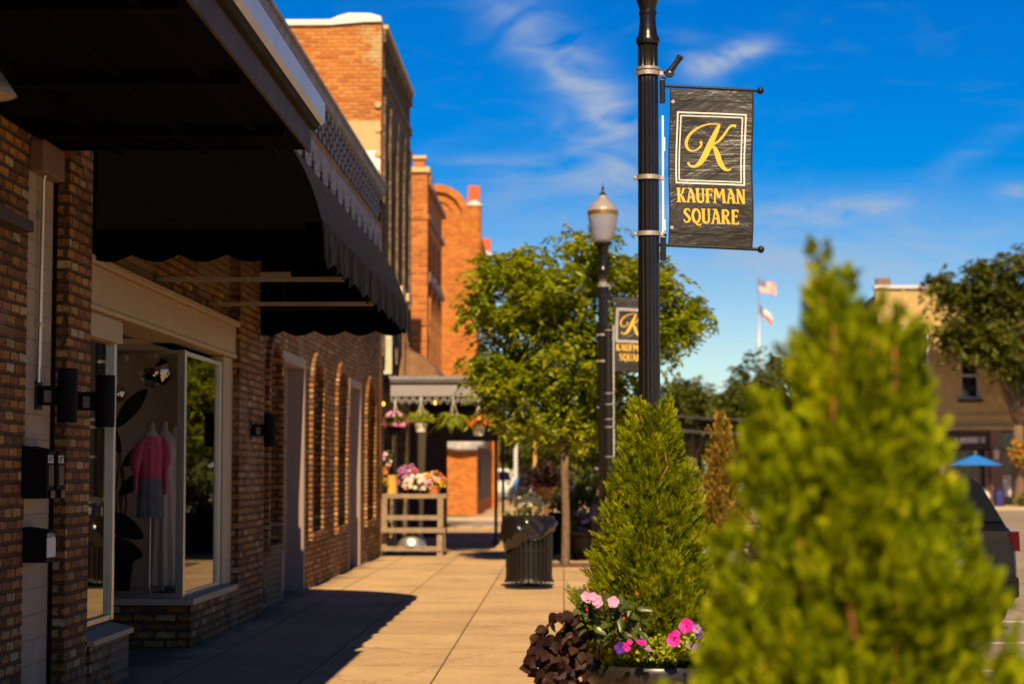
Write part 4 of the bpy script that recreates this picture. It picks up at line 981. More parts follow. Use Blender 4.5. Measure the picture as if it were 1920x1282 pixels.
mb = MB(); mb.tube([(-4.2, EY - .12, 2.52), (-3.6, EY - .14, 2.42), (EX + .05, EY - .12, 2.46), (EX + .15, EY + 2, 2.5)], [.13, .16, .12, .13], 10); mb.tube([(-4.2, EY - .22, 2.4), (-3.7, EY - .24, 2.33), (EX + .02, EY - .2, 2.34)], [.07, .1, .07], 8)
obj('rolled_awning', mb, plain('rolled canvas', (.36, .34, .33), .7, var=.5, scale=5, bump=.5, bscale=8), bE, world=True, smooth=True)

# ------------------------------------------------------------------ yellow building across the square
FY = 93.6
bF = thing('yellow_brick_building', 'two storey yellow brick building with dark storefront across the square', 'building', (22, FY, 0))
fx0 = at(1643, 560, FY).x; fx1 = fx0 + 22; fz = at(1700, 541, FY).z
wl = [(at(1703, 700, FY).x, at(1741, 700, FY).x, at(1700, 745, FY).z, at(1700, 622, FY).z, True), (at(1801, 700, FY).x, at(1836, 700, FY).x, at(1800, 748, FY).z, at(1800, 655, FY).z, False), (at(1895, 700, FY).x, at(1930, 700, FY).x, at(1800, 750, FY).z, at(1800, 655, FY).z, False)]
step = wl[2][0] - wl[1][0]
for k in range(1, 5): wl.append((wl[2][0] + k * step, wl[2][1] + k * step, wl[2][2], wl[2][3], False))
holes = [(a, b, c, d) for a, b, c, d, _ in wl]; zs_ = at(1800, 806, FY).z
mb = MB(); wall_y(mb, FY, FY + .4, fx0, fx1, zs_, fz, holes); obj('facade_wall', mb, 'brickfar', bF, world=True)
mb = MB(); mb.box(fx0, fx1, FY + .41, FY + 16, 0, fz - .3); obj('body_wall', mb, 'brickage', bF, world=True)
mb = MB(); mb.box(fx0 - .1, fx1, FY - .14, FY + .45, fz + .002, fz + .14); obj('coping', mb, 'coping', bF, world=True)
mb = MB(); mb.box(fx0, fx1, FY - .1, FY - .002, fz - 1.75, fz - 1.6); mb.box(fx0, fx1, FY - .16, FY - .002, zs_, zs_ + .18); mb.box(fx0 + 1.2, fx0 + 1.32, FY - .08, FY - .002, fz - 1.6, fz - .02); mb.box(fx0, fx1, FY - .07, FY - .002, zs_ + .62, zs_ + .72); obj('cornice', mb, 'brickfar', bF, world=True)
mb = MB(); mb.box(fx0 + .05, fx0 + .7, FY + .1, FY + .6, fz + .142, fz + .5); obj('chimney', mb, 'storeB', bF, world=True)
for (a, b, c, d, arch) in wl:
    mb = MB(); mb.box(a, b, FY + .22, FY + .24, c, d); w_ = obj('window', mb, 'glassdark', bF, world=True)
    mb = MB(); mb.box(a, a + .08, FY + .12, FY + .2, c, d); mb.box(b - .08, b, FY + .12, FY + .2, c, d); mb.box(a + .08, b - .08, FY + .1, FY + .2, c, c + .1); m_ = (c + d) / 2 - .1; mb.box(a + .08, b - .08, FY + .1, FY + .2, m_, m_ + .09); mb.box(a + .08, b - .08, FY + .12, FY + .2, d - .08, d)
    obj('frame', mb, 'coping', w_, world=True)
    mb = MB(); mb.box(a - .12, b + .12, FY - .18, FY - .002, c - .16, c - .002); obj('sill', mb, 'storeA', w_, world=True)
    if arch:
        mb = MB(); arch_y(mb, FY - .14, FY - .001, (a + b) / 2, (b - a) / 2 + .05, (b - a) / 2 + .3, d - .1, 14); obj('hood', mb, 'brickfar', w_, world=True)
mb = MB(); mb.box(fx0, fx1, FY + .3, FY + .4, 0, zs_ - .004); sf = obj('shopfront', mb, 'storeA', bF, world=True)
def fxp(px, y=880): return at(px, y, FY).x
for (a, b) in ((1757, 1772), (1858, 1878), (1958, 1972), (2060, 2080)):
    mb = MB(); mb.box(fxp(a), fxp(b), FY, FY + .298, 0, zs_ - .003); obj('pilaster', mb, 'storeB', sf, world=True)
mb = MB(); mb.box(fxp(1772), fxp(1858), FY + .1, FY + .298, at(1800, 842, FY).z, zs_ - .02); obj('fascia_board', mb, 'storeA', sf, world=True)
mb = MB(); fz0 = at(1800, 830, FY).z
strokes_mesh(mb, text_strokes('E MULBERRY ST', fxp(1793), fxp(1849), fz0, .27, 1.15), lambda u, v, d: (u, FY + .1 - d, v), .004); obj('lettering', mb, 'signwhite', sf, world=True)
mb = MB(); mb.box(fxp(1878), fxp(1958), FY + .12, FY + .29, at(0, 852, FY).z, at(0, 842, FY).z); mb.box(fxp(1848), fxp(1855), FY + .12, FY + .29, 0, at(0, 845, FY).z); mb.box(fxp(1879), fxp(1883), FY + .12, FY + .29, 0, at(0, 852, FY).z); mb.box(fxp(1900), fxp(1904), FY + .12, FY + .29, 0, at(0, 852, FY).z); mb.box(fxp(1883), fxp(1900), FY + .12, FY + .29, at(0, 869, FY).z, at(0, 865, FY).z)
obj('door_frame', mb, 'storeB', sf, world=True)
mb = MB(); mb.box(fxp(1883.5), fxp(1899.5), FY + .2, FY + .29, .1, at(0, 852.5, FY).z); mb.box(fxp(1774), fxp(1847), FY + .2, FY + .29, .5, at(0, 845, FY).z); mb.box(fxp(1905), fxp(1957), FY + .2, FY + .29, .5, at(0, 852, FY).z); mb.box(fxp(1880), fxp(1957), FY + .2, FY + .29, at(0, 841, FY).z, zs_ - .1); obj('glass', mb, 'glassdark', sf, world=True)
mb = MB(); mb.box(fxp(1880), fxp(1897), FY + .08, FY + .11, at(0, 930, FY).z, at(0, 890, FY).z); ps = obj('poster_board', mb, 'chalk'); tag(ps, 'pale printed poster board standing against the shop door across the square', 'poster'); ps.location.y = 0
mb = MB(); c_ = at(1885, 902, FY); mb.lathe([(.08, -.01), (.08, .01)], (0, 0, 0), 16); mb.v = [(c_.x + p[0], FY + .07 + p[2], c_.z + p[1]) for p in mb.v]
for k in range(6): mb.box(fxp(1882), fxp(1895 - (k * 5) % 4), FY + .065, FY + .078, at(0, 928 - k * 3.3, FY).z, at(0, 926.6 - k * 3.3, FY).z)
obj('print', mb, 'signwhite', ps)
wlmp = thing('wall_lantern', 'small pale wall lantern on the brown pilaster by the shop door', 'wall lamp', (fxp(1867), FY - .002, at(0, 850, FY).z))
mb = MB(); mb.lathe([(.02, -.3), (.12, -.22), (.15, .12), (.06, .22), (.01, .3)], (0, -.16, 0), 10); obj('lantern', mb, 'lampwhite', wlmp, smooth='auto'); mb = MB(); mb.box(-.05, .05, -.1, 0, -.06, .1); obj('arm', mb, 'blackmetal', wlmp)

# blue parasol, bin, planter greenery before that building
q = at(1829, 872, 86.8); um = thing('parasol', 'bright blue parasol in front of the dark storefront across the square', 'parasol', (q.x, 86.8, 0))
mb = MB(); z1, z2 = at(0, 852, 86.8).z, at(0, 872, 86.8).z; n = 8; rr_ = 1.22
mb.add([(0, 0, z1)] + [(rr_ * math.cos(2 * PI * k / n), rr_ * math.sin(2 * PI * k / n), z2) for k in range(n)], [(0, 1 + k, 1 + (k + 1) % n) for k in range(n)]); obj('canopy', mb, 'blueumb', um)
mb = MB(); mb.tube([(0, 0, 0), (0, 0, z1 + .02)], .025, 8); mb.ball((0, 0, z1 + .08), .06, 10, 8); mb.lathe([(.3, 0), (.3, .06), (.05, .1)], (0, 0, 0), 16); obj('pole', mb, 'wood', um)
q = at(1873, 948, 88.5); bn = thing('barrel', 'dark navy barrel standing beside the brown pilaster across the square', 'barrel', (q.x, 88.5, 0))
mb = MB(); mb.lathe([(.22, 0), (.27, .3), (.28, .62), (.26, .72), (.02, .76)], n=18); obj('body', mb, 'bluebin', bn, smooth='auto'); mb = MB(); mb.lathe([(.29, .68), (.29, .73)], n=18); obj('rim', mb, 'carblue', bn)

# ------------------------------------------------------------------ far low building, flag poles, cables
q0, q1 = at(880, 860, 150), at(972, 860, 150)
fb = thing('low_building', 'low pink and white building far down the street behind the white pickup', 'building', (q0.x, 150, 0))
mb = MB(); mb.box(q0.x - 6, q1.x, 150, 158, at(0, 857, 150).z, at(0, 822, 150).z); obj('upper_wall', mb, 'pinkwall', fb, world=True)
mb = MB(); mb.box(q0.x - 6, q1.x + .5, 149.5, 149.998, at(0, 848, 150).z, at(0, 838, 150).z); obj('fascia', mb, 'coping', fb, world=True)
mb = MB()
for k in range(4): mb.box(q1.x - .5 - 2.2 * k, q1.x - .25 - 2.2 * k, 149.6, 149.9, -.13, at(0, 857, 150).z)
obj('post', mb, 'coping', fb, world=True)
mb = MB(); mb.box(q0.x - 6, q1.x - .1, 154, 158, -.13, at(0, 857, 150).z - .003); obj('lower_wall', mb, 'interiordark', fb, world=True)
fp = at(1425, 885, 180); ztop = at(1425, 519, 180).z
fl = thing('flagpole', 'thin flagpole carrying two flags behind the tall evergreen', 'flagpole', (fp.x, 180, -.15))
mb = MB(); mb.tube([(0, 0, 0), (0, 0, ztop)], [.11, .05], 10); obj('pole', mb, 'rail', fl, smooth=True); mb = MB(); mb.ball((0, 0, ztop + .06), .1, 12, 8); obj('finial', mb, 'gold', fl, smooth=True)
def cloth(u, v, W, H, drop):                                  # u along the fly, v down the hoist
    return (u * W, .12 * math.sin(u * 7 + v * 1.5) * u ** .5 * W, -v * H - drop * u * W - .03 * W * math.sin(u * 6))
def flag_piece(mb, W, H, drop, u0, u1, v0, v1, n=10, d=0.):
    vs = []
    for j in range(2):
        for i in range(n + 1):
            p = cloth(u0 + (u1 - u0) * i / n, v0 + (v1 - v0) * j, W, H, drop); vs.append((p[0], p[1] - d, p[2]))
    mb.add(vs, [(i, i + 1, n + 2 + i, n + 1 + i) for i in range(n)])
fz1 = at(1425, 523, 180).z
us = thing('striped_flag', 'flag with red and white stripes and starred blue corner, uppermost on the pole', 'flag', (fp.x + .06, 180, fz1))
W_, H_ = 1.55, 1.12
mb = MB(); [flag_piece(mb, W_, H_, .28, 0, 1, k / 13, (k + 1) / 13) for k in range(0, 13, 2)]; obj('red_stripes', mb, 'flagred', us)
mb = MB(); [flag_piece(mb, W_, H_, .28, 0, 1, k / 13, (k + 1) / 13) for k in range(1, 13, 2)]; obj('white_stripes', mb, 'flagwhite', us)
mb = MB(); flag_piece(mb, W_, H_, .28, 0, .42, 0, 7 / 13, d=.012); cz = obj('blue_corner', mb, 'flagblue', us)
mb = MB()
for r_ in range(5):
    for c_ in range(6):
        p = cloth(.035 + .07 * c_, .06 + .1 * r_, W_, H_, .28); s_ = .028
        mb.add([(p[0] + s_ * math.cos(a + PI / 2) * (1 if k % 2 == 0 else .4), p[1] - .03, p[2] + s_ * math.sin(a + PI / 2) * (1 if k % 2 == 0 else .4)) for k, a in enumerate([2 * PI * k / 10 for k in range(10)])], [tuple(range(10))])
obj('stars', mb, 'flagwhite', cz)
fz2 = at(1425, 569, 180).z
tx = thing('tricolour_flag', 'drooping flag in white, red and blue, lower on the pole', 'flag', (fp.x + .06, 180, fz2))
W2, H2 = 1.15, .9
mb = MB(); flag_piece(mb, W2, H2, 1.0, 0, .34, 0, 1); obj('blue_band', mb, 'flagblue', tx)
mb = MB(); flag_piece(mb, W2, H2, 1.0, .34, 1, 0, .5); obj('white_band', mb, 'flagwhite', tx)
mb = MB(); flag_piece(mb, W2, H2, 1.0, .34, 1, .5, 1); obj('red_band', mb, 'flagred', tx)
for k, py in enumerate((777, 803, 818)):
    a, b = at(1215, py - 2, 100), at(1560, py + 3, 100)
    mb = MB(); mb.tube([(a.x + (b.x - a.x) * i / 12, 100 + .4 * k, a.z + (b.z - a.z) * i / 12 - .25 * math.sin(PI * i / 12)) for i in range(13)], (.05, .065, .035)[k], 6)
    tag(obj('overhead_cable', mb, 'cable', None, smooth=True), ('topmost of three grey overhead cables before the far trees', 'middle and thickest of three grey overhead cables', 'lowest and thinnest of three grey overhead cables')[k], 'cable', 'overhead cables before the far trees')
for px, lab in ((1213, 'utility pole hidden behind the lamp post, holding the overhead cables'), (1562, 'utility pole behind the tall evergreen, holding the overhead cables')):
    q = at(px, 885, 100.4); up = thing('utility_pole', lab, 'utility pole', (q.x, 100.4, -.15), 0, 'utility poles'); mb = MB(); mb.tube([(0, 0, 0), (0, 0, 5.6)], [.16, .11], 10); obj('pole', mb, 'bark', up); mb = MB(); mb.box(-.06, .06, -.9, .9, 4.95, 5.07); obj('crossarm', mb, 'bark', up)

# ------------------------------------------------------------------ street lamps and their banners
def flute(a, r, z):
    return 1 + .045 * math.cos(12 * a) if (.0825 > r > .07) else 1.0
def make_lamp():
    t = thing('street_lamp', 'bronze black fluted lamp post', 'street lamp')
    mb = MB(); mb.lathe([(.22, 0), (.22, .06), (.19, .09), (.19, .62), (.16, .70), (.165, .74), (.12, .84), (.105, .95), (.11, .99), (.088, 1.03)], n=48, flute=lambda a, r, z: 1 + .03 * math.cos(8 * a) if .1 < z < .6 else 1); obj('base', mb, 'pole', t, smooth='auto')
    mb = MB(); zs = [1.03, 1.5, 2.2, 2.9, 3.4, 3.9, 4.3, 4.62]; mb.lathe([(.0815 - .0012 * i, z) for i, z in enumerate(zs)], n=120, flute=lambda a, r, z: 1 - .10 * max(0, math.cos(12 * a)) ** 2); obj('shaft', mb, 'pole', t, smooth=True)
    mb = MB(); mb.lathe([(.083, 4.615), (.0865, 4.63), (.0865, 4.655), (.072, 4.68), (.066, 4.72), (.060, 4.78), (.060, 4.83), (.067, 4.835), (.067, 4.855), (.06, 4.86), (.062, 4.88), (.082, 4.95), (.098, 5.01), (.10, 5.03), (.142, 5.05), (.142, 5.075), (.12, 5.085)], n=48, flute=lambda a, r, z: 1 + .03 * math.cos(12 * a) if 4.88 < z < 5.02 else 1); obj('capital', mb, 'pole', t, smooth='auto')
    mb = MB(); mb.lathe([(.125, 5.08), (.15, 5.13), (.185, 5.24), (.215, 5.37), (.232, 5.48), (.236, 5.52), (.236, 5.575), (.225, 5.61), (.19, 5.67), (.13, 5.72), (.085, 5.76), (.06, 5.81), (.055, 5.83)], n=64); gl_ = obj('globe', mb, 'globe', t, smooth=True)
    mb = MB(); mb.lathe([(.238, 5.515), (.246, 5.52), (.246, 5.536), (.240, 5.541), (.240, 5.551), (.246, 5.556), (.246, 5.572), (.238, 5.577)], n=64); obj('gold_band', mb, 'gold', gl_, smooth='auto')
    mb = MB(); mb.lathe([(.062, 5.825), (.062, 5.84), (.04, 5.85), (.022, 5.88), (.016, 5.92), (.03, 5.935), (.012, 5.95), (.007, 5.99), (.001, 6.03)], n=24); obj('finial', mb, 'pole', gl_, smooth='auto')
    for z in (4.40, 3.635, 3.225):
        mb = MB(); mb.lathe([(.0865, z - .016), (.0885, z - .016), (.0885, z + .016), (.0865, z + .016)], n=40)
        if z > 4: mb.lathe([(.0865, z + .024), (.0885, z + .024), (.0885, z + .044), (.0865, z + .044)], n=40)
        mb.box(.08, .11, -.02, .02, z - .014, z + .014)
        if z < 4: mb.box(-.105, -.08, -.014, .014, z - .012, z + .012); mb.tube([(-.1, -.03, z), (-.1, .03, z)], .007, 6)
        obj('clamp_band', mb, 'steelband', t, smooth='auto')
    for z in (4.20, 3.05):
        mb = MB(); mb.box(.084, .125, -.032, .032, z - .02, z + .155); mb.box(.1, .13, -.02, .02, z + .155, z + .18); obj('bracket', mb, 'pole', t, bevel=.006)
    mb = MB(); mb.tube([(.10, 0, 4.42), (.14, 0, 4.41)], .014, 8); mb.lathe([(.03, -.018), (.034, -.012), (.034, .012), (.03, .018)], (0, 0, 0), 20)
    b0 = 16; mb.v[b0:] = [(.158 + p[0], p[2], 4.405 + p[1]) for p in mb.v[b0:]]
    mb.tube([(.165, 0, 4.42), (.20, 0, 4.47), (.232, 0, 4.515)], [.024, .021, .023], 10); mb.tube([(.228, 0, 4.51), (.238, 0, 4.528)], .026, 10); obj('flag_holder', mb, 'blackmetal', t, smooth='auto')
    mb = MB(); mb.ball((.158, -.02, 4.405), .011, 10, 8); obj('bolt', mb, 'steelband', t, smooth=True)
    return t
LX, LY, L2Y = .615, 14.4, 31.0
lp = make_lamp(); GL = 'street lamps along the kerb'
lp['group'] = GL; lp['label'] = 'thick fluted lamp post cut by the top of the photo, standing behind the sharp evergreen'
lp.location = (at(1217, 600, LY).x, LY, 0)
mb = MB(); mb.box(.098, .112, -.012, .012, 3.18, 4.09); mb.box(.112, .122, -.012, .012, 3.83, 3.93); mb.box(.112, .122, -.012, .012, 3.25, 3.33); obj('white_strip', mb, 'ledwhite', lp)
lp2 = dup(lp, (at(1131, 600, L2Y).x, L2Y, 0), 0, 'whole lamp post with frosted acorn globe and gold band, beside the street tree', GL)
for ch in [c for c in lp2.children if c.name.startswith('white_strip')]: bpy.data.objects.remove(ch)
mb = MB(); mb.lathe([(.055, .95), (.055, 3.72), (.045, 3.78), (.02, 3.80)], (.075, -.10, 0), 20); cd = obj('side_conduit', mb, 'blackmetal', lp2, smooth='auto')
mb = MB()
for z in (3.70, 2.72, 2.55, 2.32, 2.2, 1.74): mb.box(.075, .15, -.105, -.09, z - .005, z + .005); mb.lathe([(.056, z - .008), (.058, z - .008), (.058, z + .008), (.056, z + .008)], (.075, -.10, 0), 20); mb.ball((.148, -.1, z), .018, 8, 6)
obj('clamp', mb, 'steelband', cd); mb = MB(); mb.box(.153, .164, -.1, -.09, 1.72, 3.78); obj('white_strip', mb, 'ledwhite', cd)

def make_banner():
    """hangs off the post: local x away from the post, z down from the upper rod"""
    t = thing('street_banner', 'dark banner with gold script initial', 'banner')
    W, H = .612, 1.155
    def surf(u, v, d=0.):                      # u 0..1 across, v 0..1 up
        x = .04 + u * W - .012 * (1 - v) + .004 * math.sin(v * 9)
        bow = .030 * math.sin(PI * v) * (.4 + .6 * u) + .012 * math.sin(2 * PI * v + 1) + .006 * math.sin(u * 7 + v * 5)
        y = -bow + .018 * math.sin(u * 3.1 + .4) - d
        z = -H * (1 - v) - .018 * u + .006 * math.sin(u * 4) * (1 - v)
        return (x, y, z)
    mb = MB(); nu, nv = 34, 70
    fr = [surf(i / nu, j / nv, .0025) for j in range(nv + 1) for i in range(nu + 1)]; bk = [surf(i / nu, j / nv, -.0025) for j in range(nv + 1) for i in range(nu + 1)]
    k = nu + 1; fs = [(j * k + i, j * k + i + 1, (j + 1) * k + i + 1, (j + 1) * k + i) for j in range(nv) for i in range(nu)]
    mb.add(fr, fs); mb.add(bk, [f[::-1] for f in fs])
    n_ = len(fr)
    for j in range(nv): mb.f.append((j * k, (j + 1) * k, n_ + (j + 1) * k, n_ + j * k)); mb.f.append(((j + 1) * k - 1, n_ + (j + 1) * k - 1, n_ + (j + 2) * k - 1, (j + 2) * k - 1))
    f_ = obj('fabric', mb, 'banner', t, smooth=True)
    for v in (.925, .078):
        mb = MB(); mb.add([surf(i / nu, v + dv, .0032) for dv in (0, .004) for i in range(nu + 1)], [(i, i + 1, k + i + 1, k + i) for i in range(nu)]); obj('seam', mb, 'blackflat', f_)
    for (u, v) in ((.035, .917), (.035, .115)):
        mb = MB(); c_ = surf(u, v, .004); mb.lathe([(.006, 0), (.006, .002), (.013, .002), (.013, 0)], n=18); mb.v = [(c_[0] + p[0], c_[1] - p[2], c_[2] + p[1]) for p in mb.v]; obj('grommet', mb, 'steelband', f_)
    def place(u, v, d): return surf(u, v, .0028 + d)
    # crop pixels of the sign -> banner coordinates
    def uv(x, y):
        f = (y - 100) / 1085; xl = 68 - 23 * f; xr = 628 - 21 * f; u = (x - xl) / (xr - xl)
        yt = 100 + 14 * u; yb = 1180 + 10 * u; return (u, 1 - (y - yt) / (yb - yt))
    def strokes(items, nm, mat, t=.0008):
        mb = MB()
        def pl(u, v, d): return place(u, v, d)
        asp = H / W
        for pts, ws in items:
            # widths are in crop pixels; work in a square space
            P_ = [(uv(*p)[0], uv(*p)[1] * asp) for p in pts]
            W_ = [q / 560 for q in (ws if isinstance(ws, list) else [ws] * len(pts))]
            # refine with Catmull-Rom for smooth script
            if len(P_) > 3:
                Q = []; QW = []
                for i in range(len(P_) - 1):
                    p0, p1, p2, p3 = P_[max(0, i - 1)], P_[i], P_[i + 1], P_[min(len(P_) - 1, i + 2)]
                    for s_ in range(6):
                        tt = s_ / 6
                        Q.append(tuple(.5 * (2 * b + (c - a) * tt + (2 * a - 5 * b + 4 * c - d) * tt ** 2 + (3 * b - a - 3 * c + d) * tt ** 3) for a, b, c, d in zip(p0, p1, p2, p3))); QW.append(W_[i] + (W_[i + 1] - W_[i]) * tt)
                Q.append(P_[-1]); QW.append(W_[-1]); P_, W_ = Q, QW
            strokes_mesh(mb, [(P_, W_)], lambda u, v, d: pl(u, v / asp, d), t)
        return obj(nm, mb, mat, f_)
    def seg(a, b, n=14): return [(a[0] + (b[0] - a[0]) * i / n, a[1] + (b[1] - a[1]) * i / n) for i in range(n + 1)]
    fo = [(118, 262), (572, 275), (558, 757), (107, 747)]; fi = [(139, 285), (549, 295), (538, 738), (127, 729)]
    items = []
    for q, w_ in ((fo, 10), (fi, 8)):
        for i in range(4):
            a, b = q[i], q[(i + 1) % 4]; dx, dy = b[0] - a[0], b[1] - a[1]; L_ = math.hypot(dx, dy); e = w_ / 2 / L_
            items.append((seg((a[0] - dx * e, a[1] - dy * e), (b[0] + dx * e, b[1] + dy * e)), w_))
    strokes(items, 'frame_print', 'bannerwhite', .0007)
    Kk = [([(402, 344), (330, 342), (262, 364), (205, 410), (178, 465), (190, 512), (224, 527), (258, 512), (279, 484), (272, 460)], [6, 9, 12, 17, 20, 17, 11, 10, 14, 20]),
          ([(396, 343), (374, 395), (338, 478), (302, 560), (272, 607), (238, 633), (206, 631), (190, 606)], [14, 30, 40, 40, 32, 17, 13, 16]),
          ([(506, 354), (482, 350), (456, 370), (424, 420), (388, 462), (342, 490)], [20, 14, 13, 15, 15, 9]),
          ([(338, 488), (368, 508), (388, 558), (404, 608), (430, 646), (455, 657), (474, 647)], [10, 24, 36, 34, 24, 13, 9])]
    strokes(Kk, 'script_initial', 'bannergold', .0009)
    def words_(s_, x0, x1, y0, y1, tl):
        out = []
        for pts, ws in text_strokes(s_, x0, x1, 0, y0 - y1, 1.0):
            out.append(([(p[0], y0 - p[1] + tl * (p[0] - x0) / (x1 - x0)) for p in pts], ws))
        return out
    mb = MB()
    asp = H / W
    for pts, ws in words_('KAUFMAN', 104, 566, 882, 784, 3) + words_('SQUARE', 142, 516, 1024, 924, 3):
        P_ = [(uv(*p)[0], uv(*p)[1] * asp) for p in pts]; W_ = [q / 560 for q in (ws if isinstance(ws, list) else [ws] * len(pts))]
        if len(P_) == 2: P_ = [tuple(P_[0][c] + (P_[1][c] - P_[0][c]) * i / 5 for c in (0, 1)) for i in range(6)]; W_ = [W_[0] + (W_[-1] - W_[0]) * i / 5 for i in range(6)]
        strokes_mesh(mb, [(P_, W_)], lambda u, v, d: place(u, v / asp, d), .0009)
    obj('lettering', mb, 'bannergold', f_)
    for v in (1, 0):
        zz = .006 if v else -H - .004
        ln = W + .10
        mb = MB(); mb.tube([(-.035, .0, zz + .012), (ln - .02, .006, zz - .014)], .0115, 12); mb.ball((ln - .005, .006, zz - .0145), .026, 20, 12); obj('rod', mb, 'blackmetal', t, smooth='auto')
    return t
bn1 = make_banner(); GB = 'town square banners on the lamp posts'
bn1['group'] = GB; bn1['label'] = 'large sharp dark banner with gold script initial and gold words on the thick lamp post'
zt1 = at(1256, 166, LY).z
bn1.location = (lp.location.x + .118, LY - .005, zt1); bn1.rotation_euler = (0, R(.3), R(4))
bn2 = dup(bn1, (lp2.location.x + .118, L2Y - .005, at(1150, 557, L2Y).z), R(6), 'smaller dark banner half hidden behind the thick lamp post', GB)
bn2.rotation_euler = (0, R(.6), R(8))

# ------------------------------------------------------------------ planters and their evergreens
def make_planter():
    t = thing('planter', 'round black planter', 'planter')
    mb = MB(); mb.lathe([(.26, 0), (.275, .02), (.315, .26), (.335, .365), (.345, .38), (.35, .395), (.345, .405), (.352, .41), (.372, .43), (.380, .455), (.380, .495), (.372, .512), (.355, .516), (.345, .505), (.335, .45)], n=64, cap=False); mb.lathe([(.001, .005), (.26, .005)], n=64, cap=False); obj('pot', mb, 'pot', t, smooth='auto')
    mb = MB(); mb.lathe([(.001, .475), (.15, .473), (.337, .462)], n=48, cap=False); obj('soil', mb, 'soil', t, smooth=True)
    return t
P2 = (at(1228, 900, 10.5).x, 10.5); P1 = (at(1600, 900, 4.15).x, 4.15)
pl2 = make_planter(); GP = 'round black planters along the kerb'; pl2['group'] = GP; pl2['label'] = 'round black planter holding the sharp evergreen and the purple leaved vine'; pl2.location = (*P2, 0)
dup(pl2, (*P1, 0), 0, 'round black planter hidden below the big blurred evergreen', GP)
dup(pl2, (.42, 34.6, 0), 0, 'shaded black planter with purple flowers behind the tree trunk', GP)

